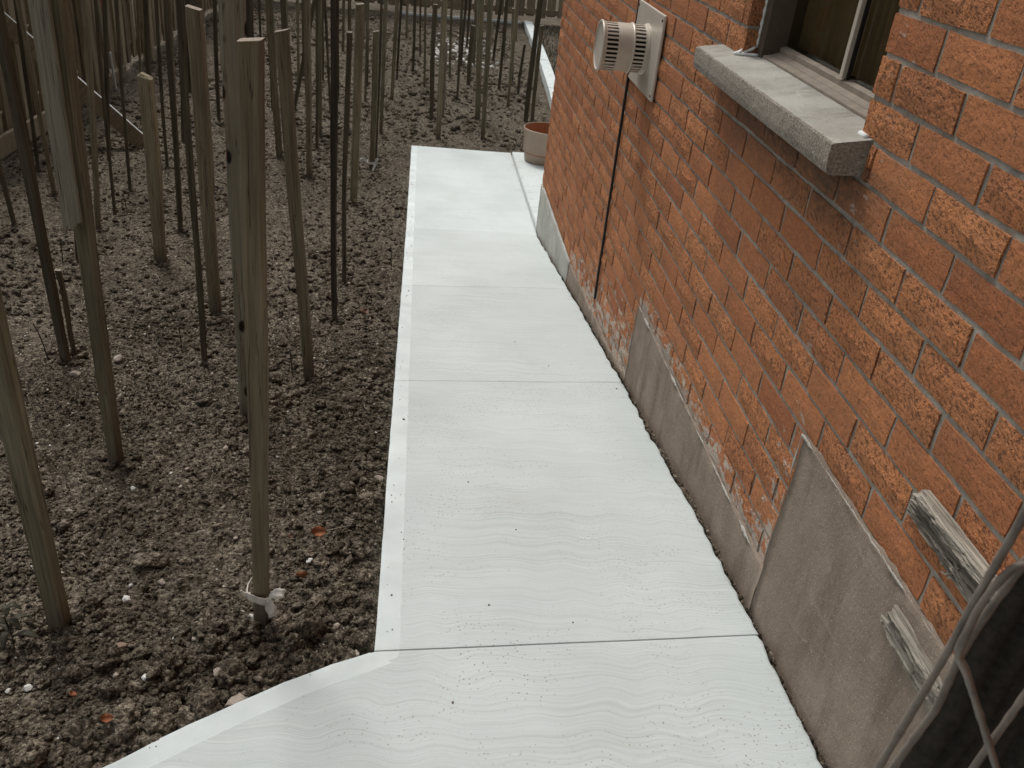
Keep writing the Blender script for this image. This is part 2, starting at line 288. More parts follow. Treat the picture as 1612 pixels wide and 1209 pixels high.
def m_concrete(name='concrete', broom=True):
    t = NT(name); p = t.pos()
    sx = t.n('ShaderNodeSeparateXYZ'); t.l(p, sx.inputs[0]); X, Y = sx.outputs[0], sx.outputs[1]
    ed = t.attr('edge')
    # edges worn/floated smooth next to the slab border
    wob = t.math('ADD', ed, t.math('MULTIPLY', t.math('SUBTRACT', t.noise(p, 30, 3), .5), .004))
    band = t.mapr(wob, .0455, .0475, 1.0, 0.0)
    # wavy broom strokes across the path
    w1 = t.math('MULTIPLY', t.math('SINE', t.math('ADD', t.math('MULTIPLY', X, 44.0), t.math('MULTIPLY', t.noise(p, 2.2, 2), 16.0))), .0065)
    w2 = t.math('MULTIPLY', t.math('SUBTRACT', t.noise(p, 5.0, 2), .5), .05)
    yy = t.math('ADD', Y, t.math('ADD', w1, w2))
    cv = t.n('ShaderNodeCombineXYZ'); t.l(t.math('MULTIPLY', X, 1.6), cv.inputs[0]); t.l(t.math('MULTIPLY', yy, 120.0), cv.inputs[1])
    ln = t.noise(cv.outputs[0], 1.0, 3, .6)
    cv2 = t.n('ShaderNodeCombineXYZ'); t.l(t.math('MULTIPLY', X, 3.0), cv2.inputs[0]); t.l(t.math('MULTIPLY', yy, 46.0), cv2.inputs[1])
    ln2 = t.noise(cv2.outputs[0], 1.0, 2, .5)
    base = t.mix(t.mapr(t.noise(p, 2.4, 5, .6), .3, .7), (.498, .548, .540), (.588, .635, .626))
    base = t.mix(t.mapr(t.noise(p, 260, 2, .6), .25, .8), t.mix(.10, base, (.3, .3, .29)), base)
    lines = t.mix(t.math('MULTIPLY', t.mapr(ln, .50, .66), t.mapr(t.noise(p, 3.3, 3), .35, .65, .10, .32)), base, (.36, .37, .34))
    lines = t.mix(t.math('MULTIPLY', t.mapr(ln2, .52, .72), .14), lines, (.72, .75, .73))
    # pits that sit in the strokes, in loose clusters
    v = t.vor(p, 105.0); v3 = t.vor(p, 42.0)
    clus = t.mapr(t.noise(p, 4.5, 3), .44, .60)
    pit = t.math('MULTIPLY', t.math('LESS_THAN', v.outputs['Distance'], .19), t.math('MULTIPLY', clus, t.mapr(ln, .40, .50)))
    lines = t.mix(t.math('MULTIPLY', pit, .75), lines, (.24, .21, .17))
    pit2 = t.math('MULTIPLY', t.math('LESS_THAN', v3.outputs['Distance'], .055), t.math('GREATER_THAN', t.noise(p, 17.0, 1), .52))
    lines = t.mix(t.math('MULTIPLY', pit2, .8), lines, (.13, .10, .08))
    bandc = t.mix(t.mapr(t.noise(p, 9, 4), .35, .7), (.555, .605, .597), (.655, .71, .70))
    stain = t.mapr(t.noise(p, 3.1, 6, .68), .54, .74, 0, .42)
    col = t.mix(band, lines if broom else base, bandc)
    col = t.mix(stain, col, (.44, .45, .42))
    dirt = t.mapr(t.math('ADD', t.noise(p, 14.0, 6, .7), t.mapr(X, .60, .745, -.14, .10)), .60, .78, 0, .45)
    col = t.mix(dirt, col, (.33, .31, .27))
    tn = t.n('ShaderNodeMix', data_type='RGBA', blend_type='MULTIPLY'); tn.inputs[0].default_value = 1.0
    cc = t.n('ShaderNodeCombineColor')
    for q_ in range(3): t.l(t.attr('slab_light'), cc.inputs[q_])
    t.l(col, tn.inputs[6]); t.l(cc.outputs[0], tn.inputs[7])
    if broom: col = tn.outputs[2]  # slab tone paints the light along the path into the concrete colour
    hb = t.math('MULTIPLY', t.math('SUBTRACT', 1.0, band), t.math('SUBTRACT', ln, t.math('MULTIPLY', pit, .5)))
    t.bump(hb, .45 if broom else .05, .0045); t.bump(t.noise(p, 400, 2), .2, .001)
    return t.done(col, .85, .25)
def m_brick():
    t = NT('brick'); p = t.pos(); tone = t.attr('tone'); rough = t.attr('rough')
    mp = t.n('ShaderNodeMapping'); t.l(p, mp.inputs['Vector']); mp.inputs['Rotation'].default_value = (math.radians(-28), 0, 0); p2 = mp.outputs[0]
    b = t.noise(p, 300.0, 4, .7); c = t.noise(p, 6.0, 3); a = t.noise(t.scale(p, (1, .6, 1)), 75.0, 6, .65, .4)
    g = t.noise(t.scale(p2, (1.0, .5, 1.0)), 165.0, 3, .6, .05)              # chiselled gouges
    g2 = t.noise(t.scale(p2, (1.0, .55, 1.0)), 34.0, 3, .55, .1)
    col = t.mix(tone, (.335, .118, .050), (.575, .238, .100))
    col = t.mix(t.mapr(a, .28, .60), t.mix(.38, col, (.13, .075, .048)), col)
    col = t.mix(t.mapr(b, .55, .72, 0, .45), col, (.68, .35, .18))
    col = t.mix(t.mapr(b, .30, .42, .65, 0), col, (.13, .075, .05))
    smut = t.math('MULTIPLY', t.mapr(t.noise(p, 7.0, 6, .7), .50, .70), t.mapr(a, .40, .6))
    col = t.mix(t.math('MULTIPLY', smut, .6), col, (.115, .085, .062))
    sx = t.n('ShaderNodeSeparateXYZ'); t.l(p, sx.inputs[0]); Y, Z = sx.outputs[1], sx.outputs[2]
    sill_smut_shade = t.math('MULTIPLY', t.mapr(Y, 1.34, 1.50), t.math('MULTIPLY', t.mapr(Y, 2.50, 2.05), t.math('MULTIPLY', t.math('LESS_THAN', Z, .87), t.mapr(t.math('ADD', Z, t.math('MULTIPLY', t.noise(p, 9.0, 5, .65), .12)), .76, .87))))
    col = t.mix(t.math('MULTIPLY', sill_smut_shade, t.mapr(a, .3, .65, 1.0, .45)), col, (.075, .062, .046))  # smut under the sill, deepened to stand in for the sill's cast shadow
    v = t.vor(p, 170.0); col = t.mix(t.math('MULTIPLY', t.math('LESS_THAN', v.outputs['Distance'], .17), t.math('GREATER_THAN', t.noise(p, 40, 2), .5)), col, (.05, .035, .026))
    pit = t.mapr(g, .36, .44, 1, 0); pit = t.math('MULTIPLY', pit, t.mapr(rough, 0, 1, .12, 1.0))
    col = t.mix(t.math('MULTIPLY', pit, .55), col, (.10, .058, .04))
    def inr(v_, lo, hi): return t.math('MULTIPLY', t.math('GREATER_THAN', v_, lo), t.math('LESS_THAN', v_, hi))
    m1 = t.math('MULTIPLY', inr(Y, 1.39, 2.66), t.mapr(Z, .05, .125, .24, 0.0))
    m3 = t.math('MULTIPLY', inr(Y, 1.39, 1.47), t.mapr(Z, .05, .36, .17, .03))
    hg = t.math('ADD', Z, t.math('MULTIPLY', t.math('SUBTRACT', Y, 1.8), .1636))
    m2 = t.math('MULTIPLY', inr(Y, 2.66, 4.0), t.mapr(hg, -.08, .19, .22, 0.0))
    mk = t.math('MAXIMUM', t.math('MAXIMUM', m1, m2), m3)
    lime = t.mapr(t.math('ADD', t.noise(t.scale(p, (1, .45, 1)), 36.0, 6, .72), mk), .62, .70)
    lime = t.math('MULTIPLY', lime, t.math('GREATER_THAN', mk, .01))
    col = t.mix(t.math('MULTIPLY', lime, .8), col, (.47, .44, .38))
    hgt = t.math('SUBTRACT', t.math('MULTIPLY', t.math('ADD', t.math('MULTIPLY', g, 1.1), t.math('MULTIPLY', g2, .6)), t.mapr(rough, 0, 1, .12, 1.0)), t.math('MULTIPLY', pit, .25))
    t.bump(hgt, 1.0, .009); t.bump(a, .6, .004); t.bump(b, .6, .0018)
    return t.done(col, .93, .2)
def m_mortar():
    t = NT('mortar'); p = t.pos(); a = t.noise(p, 30, 5, .7); b = t.noise(p, 400, 3, .7)
    col = t.mix(t.mapr(a, .3, .7), (.21, .19, .158), (.40, .37, .315))
    v = t.vor(p, 45.0); col = t.mix(t.math('LESS_THAN', v.outputs['Distance'], .05), col, (.55, .54, .5))
    t.bump(a, .6, .006); t.bump(b, .6, .0015); return t.done(col, .95, .15)
def m_render(name, c1, c2, rg=0.0):
    t = NT(name); p = t.pos(); tw = t.noise(t.scale(p, (1.0, .35, 1.3)), 26.0, 4, .6, 1.2); dz = t.noise(t.scale(p, (1.0, 2.2, .5)), 5.5, 5, .68); a = t.noise(p, 9, 5, .6); b = t.noise(p, 350, 4, .7); c = t.noise(p, 45, 4, .6, .5)
    col = t.mix(t.mapr(a, .3, .72), c1, c2); col = t.mix(t.mapr(b, .62, .8, 0, .35), col, (.12, .1, .085))
    col = t.mix(t.mapr(dz, .50, .66, 0, .55), col, tuple(x*.58 for x in c1)); col = t.mix(t.mapr(tw, .60, .74, 0, .35), col, tuple(min(1, x*1.35) for x in c2)); t.bump(tw, .5, .004)
    v = t.vor(p, 150.0); col = t.mix(t.math('LESS_THAN', v.outputs['Distance'], .12), col, (.55, .5, .44)); v = t.vor(p, 97.0); col = t.mix(t.math('LESS_THAN', v.outputs['Distance'], .10), col, (.10, .08, .065))
    
    if rg:
        n5 = t.noise(p, 210.0, 4, .75); col = t.mix(t.mapr(n5, .55, .60, 0, .85), col, (.74, .71, .64)); col = t.mix(t.mapr(n5, .38, .45, .75, 0), col, (.17, .14, .11)); t.bump(n5, 1.0, .016)
    t.bump(c, .45, .005); t.bump(t.noise(p, 130, 4, .7), .6, .004); t.bump(b, .7, .0018); return t.done(col, .93, .18)
def m_wood(name, c1, c2, grain=1.0, streak=False, knots=False, alongy=False):
    t = NT(name); o = t.obj(); r = t.rnd()
    off = t.n('ShaderNodeCombineXYZ'); t.l(t.math('MULTIPLY', r, 37.0), off.inputs[0]); t.l(t.math('MULTIPLY', r, 91.0), off.inputs[2])
    if alongy:
        sw = t.n('ShaderNodeSeparateXYZ'); t.l(o, sw.inputs[0]); cw = t.n('ShaderNodeCombineXYZ')
        t.l(sw.outputs[0], cw.inputs[0]); t.l(sw.outputs[2], cw.inputs[1]); t.l(sw.outputs[1], cw.inputs[2]); o = cw.outputs[0]
    q = t.add(o, off.outputs[0])
    a = t.noise(t.scale(q, (170.0, 170.0, 5.0)), 1.0, 5, .65, .4)
    b = t.noise(t.scale(q, (9.0, 9.0, 2.2)), 1.0, 4, .6)
    c = t.noise(t.scale(q, (500.0, 500.0, 40.0)), 1.0, 2, .6)
    col = t.mix(t.mapr(a, .32, .68), c1, c2)
    col = t.mix(t.mapr(b, .4, .72, 0, .6), col, tuple(x*.55 for x in c1))
    hv = t.n('ShaderNodeHueSaturation'); t.l(col, hv.inputs['Color']); t.l(t.mapr(r, 0, 1, .78, 1.3), hv.inputs['Value'])
    col = hv.outputs[0]
    ck = t.noise(t.scale(q, (75.0, 75.0, 1.7)), 1.0, 3, .5)
    col = t.mix(t.mapr(t.math('ABSOLUTE', t.math('SUBTRACT', ck, .5)), .0, .014, .75, 0), col, (.018, .014, .010))
    if name in ('grey_wood', 'brown_wood', 'dark_wood', 'black_wood', 'knotty_wood'):
        so = t.n('ShaderNodeSeparateXYZ'); t.l(o, so.inputs[0])
        mud = t.mapr(t.math('ADD', so.outputs[2], t.math('MULTIPLY', t.noise(q, 40.0, 4), .09)), .05, .12, .8, 0)
        col = t.mix(mud, col, (.115, .095, .073))
    if knots:
        v = t.vor(t.scale(q, (22.0, 22.0, 11.0)), 1.0); col = t.mix(t.mapr(v.outputs['Distance'], .16, .24, 1, 0), col, (.012, .010, .008))
    if streak:
        v = t.noise(t.scale(q, (90.0, 90.0, 4.0)), 1.0, 4, .7); w = t.noise(t.scale(q, (30.0, 30.0, 3.1)), 1.0, 3)
        hf = t.noise(t.scale(q, (420.0, 420.0, 120.0)), 1.0, 3, .7)
        col = t.mix(t.math('MULTIPLY', t.mapr(hf, .46, .56), t.math('MULTIPLY', t.mapr(v, .50, .60), t.mapr(w, .47, .56))), col, (.30, .11, .05))
    t.bump(a, .5*grain, .003); t.bump(c, .25*grain, .001)
    return t.done(col, .88, .2)
def m_plain(name, col, rough=.6, spec=.4, metal=0.0, nsc=60, amt=.15, bmp=.0):
    t = NT(name); p = t.obj(); a = t.noise(p, nsc, 5, .6)
    c = t.mix(t.mapr(a, .3, .7), tuple(x*(1-amt) for x in col), tuple(min(1, x*(1+amt)) for x in col))
    if bmp: t.bump(a, .5, bmp)
    return t.done(c, rough, spec, metal)
M = dict(
 soil=m_soil(), clod=m_soil('dry_clod', 1.35), concrete=m_concrete(), plainconc=m_concrete('smooth_concrete', False), brick=m_brick(), mortar=m_mortar(),
 parge=m_render('parging', (.212, .165, .126), (.300, .244, .193)),
 parge2=m_render('pale_parging', (.37, .37, .33), (.50, .50, .46)),
 crust=m_stone('mortar_crust', (.34, .32, .28), (.55, .53, .48), 120),
 white=m_stone('white_stone', (.50, .49, .45), (.72, .71, .67)), beige=m_stone('beige_stone', (.26, .22, .18), (.44, .38, .32)),
 pinkish=m_stone('pinkish_stone', (.16, .105, .08), (.26, .185, .15)), brown=m_stone('brown_stone', (.085, .070, .054), (.15, .128, .102), 80),
 w_grey=m_wood('grey_wood', (0.125, 0.106, 0.069), (0.270, 0.235, 0.158)), w_brown=m_wood('brown_wood', (0.113, 0.091, 0.058), (0.219, 0.184, 0.120)),
 w_dark=m_wood('dark_wood', (0.059, 0.050, 0.034), (0.136, 0.116, 0.077)), w_black=m_wood('black_wood', (0.025, 0.021, 0.016), (0.056, 0.047, 0.033)),
 w_pale=m_wood('pale_wood', (0.203, 0.172, 0.131), (0.338, 0.298, 0.230)), w_knotty=m_wood('knotty_wood', (0.230, 0.212, 0.156), (0.346, 0.321, 0.245), .7, True, True),
 w_board=m_wood('board_wood', (.160, .152, .118), (.265, .255, .205), 1.2), w_end=m_wood('sawn_end', (.22, .18, .14), (.36, .31, .25)), w_fence=m_wood('fence_wood', (0.178, 0.143, 0.096), (0.373, 0.308, 0.211)),
 w_weath=m_wood('weathered_wood', (.13, .112, .088), (.47, .43, .36), 2.2, alongy=True),
 sillc=m_render('sill_stone', (.33, .31, .27), (.46, .45, .405)), sillf=m_render('sill_rough', (.40, .345, .28), (.56, .49, .41), 1.0),
 caulk=m_plain('caulk', (.72, .74, .72), .5, .4, 0, 90, .08, .002), frame=m_plain('window_frame_paint', (.085, .066, .046), .5, .4, 0, 40, .2),
 framel=m_plain('sash_wood', (.235, .195, .155), .6, .3, 0, 30, .2), vent=m_plain('vent_metal', (.54, .485, .41), .42, .5, .25, 14, .07),
 ventd=m_plain('vent_inside', (.02, .017, .014), .8, .2), rust=m_plain('screw', (.12, .07, .04), .6, .4), cable=m_plain('cable_rubber', (.012, .011, .010), .55, .4),
 pot=m_plain('pot_plastic', (.36, .27, .205), .5, .4, 0, 5, .10), poti=m_plain('pot_inside', (.36, .15, .075), .7, .3, 0, 12, .15), potd=m_plain('pot_groove', (.03, .022, .018), .8, .2),
 rag=m_plain('rag_cloth', (.66, .62, .55), .9, .2, 0, 60, .3, .002), ragw=m_plain('white_rag', (.60, .60, .57), .9, .2, 0, 60, .2, .002),
 leaf=m_plain('dry_leaf', (.24, .085, .035), .7, .3, 0, 70, .5, .002), leafb=m_plain('brown_leaf', (.13, .075, .05), .7, .3, 0, 70, .5, .002),
 straw=m_plain('straw', (.32, .28, .22), .8, .2, 0, 30, .3), twig=m_plain('twig_bark', (.035, .027, .02), .9, .2),
 weed=m_plain('weed_leaf', (.045, .042, .026), .7, .3), wire=m_plain('wire_coating', (.17, .145, .12), .5, .4, .1, 60, .35), screen=m_plain('black_cloth', (.032, .027, .022), .85, .2, 0, 200, .4, .001),
 curtain=m_plain('curtain', (.30, .25, .18), .9, .1, 0, 30, .15), grass=m_plain('grass_blade', (.065, .068, .04), .8, .2, 0, 20, .4),
 cordo=m_plain('orange_cord', (.42, .12, .05), .7, .3), cordw=m_plain('white_cord', (.55, .56, .54), .7, .3),
)
g = NT('window_glass'); g.t.nodes.remove(g.b); tr = g.n('ShaderNodeBsdfTransparent'); tr.inputs[0].default_value = (.80, .78, .70, 1)
gl = g.n('ShaderNodeBsdfGlossy'); gl.inputs['Roughness'].default_value = .03; 
mx = g.n('ShaderNodeMixShader'); mx.inputs[0].default_value = .09; g.l(tr.outputs[0], mx.inputs[1]); g.l(gl.outputs[0], mx.inputs[2])
g.l(mx.outputs[0], [q for q in g.t.nodes if q.type == 'OUTPUT_MATERIAL'][0].inputs[0]); M['glass'] = g.m

# ------------------------------------------------------------ slabs of the path
XW = .7517                                                   # brick face
LB = [(-.035, 8), (-.035, 1.225), (-.13, 1.18), (-.24, 1.11), (-.33, 1.045), (-.44, .958), (-.60, .83), (-.80, .66), (-1.05, .42), (-1.4, 0.0), (-1.7, -.4), (-2.2, -1.2)]
_q = [LB[1]]+LB[2:]; _n = [LB[0], LB[1]]
for _k in range(len(_q)-1):
    _a = _q[max(_k-1, 0)]; _b = _q[_k]; _c = _q[_k+1]; _d = _q[min(_k+2, len(_q)-1)]
    for _s in range(1, 7):
        _t = _s/6; _n.append(tuple(.5*(2*_b[i]+(_c[i]-_a[i])*_t+(2*_a[i]-5*_b[i]+4*_c[i]-_d[i])*_t*_t+(3*_b[i]-_a[i]-3*_c[i]+_d[i])*_t**3) for i in (0, 1)))
LB = _n
def xleft(y):
    pts = sorted([(b, a) for a, b in LB]); return np.interp(y, [q[0] for q in pts], [q[1] for q in pts])
def smooth_noise(y, s, seed): return vnoise(np.asarray(y, float)*s, np.zeros_like(np.asarray(y, float))+seed*3.7, seed)
def gapw(y):
    y = np.asarray(y, float)
    return .010 + .010*np.exp(-((y-2.05)/.38)**2) + .0035*smooth_noise(y, 30, 3) + .0025*smooth_noise(y, 90, 4) + .004*smooth_noise(y, 5, 5)
def xright(y): return XW-.009-np.clip(gapw(y), .004, .04)
path = empty('path', (0, 0, 0), kind='structure')
dens = []
for (a, b), (c, d) in zip(LB[:-1], LB[1:]):
    n = max(2, int(math.hypot(c-a, d-b)/.01)); dens += [(a+(c-a)*i/n, b+(d-b)*i/n) for i in range(n)]
dens = np.array(dens)
def slab(y0f, y1f, xl, xr, dy, far=False, slab_light=1.0):
    """one cast slab: y0f/y1f give the near and far joint line at a given x"""
    T = np.concatenate([[0, .003, .009, .02], np.linspace(.05, .95, 26), [.98, .991, .997, 1]])
    ya, yb = y0f(xl(1e9) if False else 0), y1f(0)
    n = max(6, int((yb-ya)/dy)); S = np.concatenate([[0, .001/(yb-ya), .003/(yb-ya), .5/n], np.linspace(1/n, 1-1/n, n-1), [1-.5/n, 1-.003/(yb-ya), 1-.001/(yb-ya), 1]])
    V = []; E = []
    for s in S:
        for t in T:
            y = ya+(yb-ya)*s; a, b = xl(y), xr(y); x = a+(b-a)*t
            y = y0f(x)+(y1f(x)-y0f(x))*s
            a, b = xl(y), xr(y); x = a+(b-a)*t
            V.append((x, y))
    V = np.array(V, float); nt = len(T); ns = len(S)
    z = gz(V[:, 1]) + .0012*vnoise(V[:, 0]*6, V[:, 1]*6, 8)
    y0 = np.array([y0f(x) for x in V[:, 0]]); y1 = np.array([y1f(x) for x in V[:, 0]])
    dj = np.minimum(V[:, 1]-y0, y1-V[:, 1])
    if far: e = np.full(len(V), 1.0); de = np.minimum(V[:, 0]-V[:, 0].min(), 1)
    else:
        e = np.empty(len(V))
        for i in range(0, len(V), 2000):
            q = V[i:i+2000]; e[i:i+2000] = np.sqrt(((q[:, None, :]-dens[None])**2).sum(2)).min(1)
        de = e
    dr = np.abs(xr(V[:, 1])-V[:, 0])
    rad = .006
    for d_, dp, rd in ((dj, .0006, .003), (np.minimum(de, 1), .0035, .006), (dr, .003, .006)):
        k = np.clip(1-d_/rd, 0, 1); z = z-dp*k*k
    top = np.column_stack([V, z])
    idx = np.arange(ns*nt).reshape(ns, nt)
    F = [np.stack([idx[:-1, :-1], idx[:-1, 1:], idx[1:, 1:], idx[1:, :-1]], -1).reshape(-1, 4)]
    per = list(idx[0, :]) + list(idx[1:, -1]) + list(idx[-1, -2::-1]) + list(idx[-2:0:-1, 0])
    low = top[per].copy(); low[:, 2] -= .09
    nb = len(top); P = len(per); sk = []
    for i in range(P):
        j = (i+1) % P; sk.append((per[j], per[i], nb+i, nb+j))
    F.append(np.array(sk)); VV = np.vstack([top, low]); ee = np.concatenate([e, e[per]])
    me = mesh('slab', VV, np.vstack(F), [M['concrete']], True, {'edge': ee, 'slab_light': np.full(len(VV), slab_light)})
    return new_obj('slab', me, path)
J = [lambda x: 1.225+.078*(x+.035), lambda x: 2.545+.10*(x+.035), lambda x: 3.735+.13*(x+.035), lambda x: 5.02+.05*(x+.035)]
cut = .0010
slab(lambda x: -1.0, lambda x: 1.2235+.078*(max(x, -.035)+.035) - cut, lambda y: xleft(y), lambda y: xright(y), .016, slab_light=.93)
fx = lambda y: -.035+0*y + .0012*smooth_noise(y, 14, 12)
slab(lambda x: J[0](x)+cut, lambda x: J[1](x)-.0008, fx, xright, .022, slab_light=.945)
slab(lambda x: J[1](x)+.0008, lambda x: J[2](x)-.0008, fx, xright, .03, slab_light=.94)
slab(lambda x: J[2](x)+.0008, lambda x: J[3](x)-.0008, fx, xright, .04, slab_light=.99)
slab(lambda x: J[3](x)+.0008, lambda x: 7.02, fx, lambda y: XW-.012+0*y, .05, slab_light=1.07)  # lighter colour imitates the gleam at the far end
slab(lambda x: 5.225, lambda x: 7.06, lambda y: XW+.004+0*y, lambda y: 2.2+0*y, .06, True, slab_light=1.15)  # corner slab coloured lighter still, for the same far gleam

# ------------------------------------------------------------ garden soil
def axis(segs):
    out = [segs[0][0]]
    for a, b, s in segs:
        n = max(1, int(round((b-a)/s))); out += list(a+(b-a)*(np.arange(n)+1)/n)
    return np.array(out)
gx = axis([(-3.0, -1.7, .03), (-1.7, -1.2, .012), (-1.2, 0.0, .0072), (0, .72, .03), (.72, .76, .006), (.76, 2.8, .04)])
gy = axis([(-.6, .5, .03), (.5, 2.9, .0072), (2.9, 4.5, .011), (4.5, 8, .02), (8, 15.0, .04)])
GX, GY = np.meshgrid(gx, gy)
def soil_h(X, Y):
    Z = gz(Y)
    Z = Z + .020*vnoise(X*1.6, Y*1.6, 1) + .014*vnoise(X*4.3, Y*4.3, 2) + .012*vnoise(X*9, Y*9, 3)
    b = 1-np.abs(vnoise(X*19, Y*19, 4)); Z = Z + .012*(b-.5)
    b = 1-np.abs(vnoise(X*41+5, Y*41, 5)); c = 1-np.abs(vnoise(X*83, Y*83+9, 6))
    m = .6+.4*vnoise(X*2.5, Y*2.5, 7)
    Z = Z + m*(.010*(b-.5) + .009*(c-.5) + .004*vnoise(X*140, Y*140, 9)) - .016*np.clip(vnoise(X*6.5, Y*6.5, 17)-.35, 0, 1)
    ed = np.clip((-.035-X)/.10, 0, 1)                          # settles towards the slab edge
    near = Y > 1.2
    return Z - .022 - np.where(near, .010*(1-ed), 0)
def soil_full(X, Y):
    Z = soil_h(X, Y)
    ins = (X > xleft(Y)-.004) & (X < 2.25) & (Y < 7.03)
    d = np.minimum(np.clip((X-(xleft(Y)-.012))/.02, 0, 1), np.clip((7.05-Y)/.03, 0, 1))
    flat = gz(Y)-.055 + .006*vnoise(X*70, Y*70, 11)
    Z = Z*(1-d*(X < 2.3)) + flat*d*(X < 2.3)
    g = (X > .725) & (X < XW) & (Y < 5.2)                     # dirt caught in the gap along the house
    Z = np.where(g, gz(Y)-.014+.009*vnoise(X*60, Y*60, 13), Z)
    return np.where((X > XW+.03) & (Y < 5.15), gz(Y)-.3, Z)
GZ = soil_full(GX, GY)
ny, nx = GX.shape; idx = np.arange(ny*nx).reshape(ny, nx)
F = np.stack([idx[:-1, :-1], idx[:-1, 1:], idx[1:, 1:], idx[1:, :-1]], -1).reshape(-1, 4)
tag(new_obj('garden_soil', mesh('garden_soil', np.column_stack([GX.ravel(), GY.ravel(), GZ.ravel()]), F, [M['soil']], True)), kind='structure')
fy = np.array([-60, -20, -4, 0, .933, 1.8, 5.093, 7.067, 14, 60, 120.0]); fxs = np.array([-80, -3, 3, 80.0])
V = [(x, y, float(gz(y))-.12) for y in fy for x in fxs]; nn = len(fxs)
tag(new_obj('ground', mesh('ground', V, [(r*nn+c, r*nn+c+1, (r+1)*nn+c+1, (r+1)*nn+c) for r in range(len(fy)-1) for c in range(nn-1)], [M['soil']])), kind='structure')

# clod and pebble shapes
def ico(sub):
    bm = bmesh.new(); bmesh.ops.create_icosphere(bm, subdivisions=sub, radius=1.0)
    v = np.array([q.co[:] for q in bm.verts]); f = np.array([[q.index for q in fc.verts] for fc in bm.faces]); bm.free(); return v, f
IC = {k: ico(k) for k in (1, 2, 3, 4)}
def lump(sub, seed, rough=.35, flat=.75, ang=0.0):
    v, f = IC[sub]; rs = random.Random(seed); o = Vector((rs.uniform(-50, 50), rs.uniform(-50, 50), rs.uniform(-50, 50)))
    out = []
    for q in v:
        q = Vector(q); d = 1 + rough*.75*mnoise.noise(q*1.3+o) + rough*.8*mnoise.noise(q*2.9+o) + (rough*.35*mnoise.noise(q*6+o) if sub > 2 else 0) + (rough*.2*mnoise.noise(q*13+o) if sub > 3 else 0)
        if ang: d = min(d, 1-ang*.1)
        out.append(q*d)
    out = np.array([p[:] for p in out])
    if ang:
        for i in range(11):
            n = np.array([rs.gauss(0, 1) for _ in range(3)]); n /= np.linalg.norm(n); h_ = rs.uniform(.42, .68)
            d = out@n; k = d > h_; out[k] -= np.outer(d[k]-h_, n)
    out *= np.array([1, rs.uniform(.7, 1), flat*rs.uniform(.8, 1.1)]); return out, f
def rotz(a): c, s = np.cos(a), np.sin(a); return np.array([[c, -s, 0], [s, c, 0], [0, 0, 1.0]])
def scatter(name, mat, P, S, variants, seed, sink=.25, smooth=False):
    rng = np.random.default_rng(seed); VV = []; FF = []; off = 0
    for i, (p, s) in enumerate(zip(P, S)):
        v, f = variants[rng.integers(len(variants))]
        a = rng.uniform(0, 6.283); tl = rng.uniform(-.5, .5); R1 = np.array([[1, 0, 0], [0, math.cos(tl), -math.sin(tl)], [0, math.sin(tl), math.cos(tl)]])
        w = (v@R1.T)@rotz(a).T*s + p + np.array([0, 0, s*(.5-sink)])
        VV.append(w); FF.append(f+off); off += len(v)
    return tag(new_obj(name, mesh(name, np.vstack(VV), np.vstack(FF), [mat], smooth)), kind='stuff')
rng = np.random.default_rng(7)
def spots(n, x0, x1, y0, y1, keep=None):
    out = []
    while len(out) < n:
        X = rng.uniform(x0, x1, n); Y = rng.uniform(y0, y1, n)
        ok = X < xleft(Y)-.008 if keep is None else keep(X, Y)
        out += list(zip(X[ok], Y[ok]))
    out = np.array(out[:n]); return out
small = [lump(1, i, .75) for i in range(14)]; mid = [lump(2, 40+i, .8) for i in range(14)]; big = [lump(3, 80+i, .8) for i in range(10)]
def place(n, x0, x1, y0, y1, lo, hi, var, name, mat, seed, keep=None, sink=.25, power=2.2):
    P = spots(n, x0, x1, y0, y1, keep); S = lo+(hi-lo)*rng.random(n)**power
    if power > 1.5:                                          # clumpy: coarse clods gather in patches
        cl = vnoise(P[:, 0]*2.6, P[:, 1]*2.6, 21); S = S*(.8+.45*np.clip(cl, -1, 1))
    m = np.clip((xleft(P[:, 1])-P[:, 0])/S, 0, 9); ok = (m > .75) | (keep is not None)
    P = P[ok]; S = S[ok]; Z = soil_full(P[:, 0], P[:, 1])
    return scatter(name, mat, np.column_stack([P, Z]), S, var, seed, sink)
place(36000, -1.15, 0, .75, 3.1, .0018, .0085, small, 'soil_crumbs', M['soil'], 1)
place(4200, -1.3, 0, .75, 3.4, .004, .019, mid, 'soil_clods', M['soil'], 2, sink=.42, power=3.6)
place(260, -.9, 0, .8, 3.2, .012, .027, big, 'soil_clods', M['soil'], 3, sink=.5, power=2.8)
edge = lambda X, Y: (X < xleft(Y)-.006) & (X > xleft(Y)-.14-.05*rng.random(len(X)))
place(420, -.8, 0, .9, 3.6, .007, .022, mid, 'soil_clods', M['soil'], 4, keep=edge, sink=.25)
place(170, -.85, 0, .78, 2.9, .013, .030, big, 'soil_clods', M['clod'], 31, keep=lambda X, Y: (X < xleft(Y)-.03) & (X > xleft(Y)-.42), sink=.42, power=1.7)
place(90, -.9, 0, .70, 1.35, .014, .030, big, 'soil_clods', M['soil'], 32, sink=.4, power=1.7)
place(9000, -2.6, 0, 3.0, 7.2, .005, .020, mid, 'soil_clods', M['soil'], 5, sink=.3)
place(8000, -2.6, 1.2, 7.2, 14.0, .010, .034, small, 'soil_clods', M['soil'], 6, keep=lambda X, Y: X < 1.2, sink=.35)
stony = [lump(2, 200+i, .25, .7, 1) for i in range(8)]
place(420, -1.3, 0, .9, 4.0, .0022, .0062, stony, 'white_pebbles', M['white'], 8, power=1.2)
place(300, -1.5, 0, .9, 4.5, .004, .011, stony, 'beige_pebbles', M['beige'], 9, power=1.4)
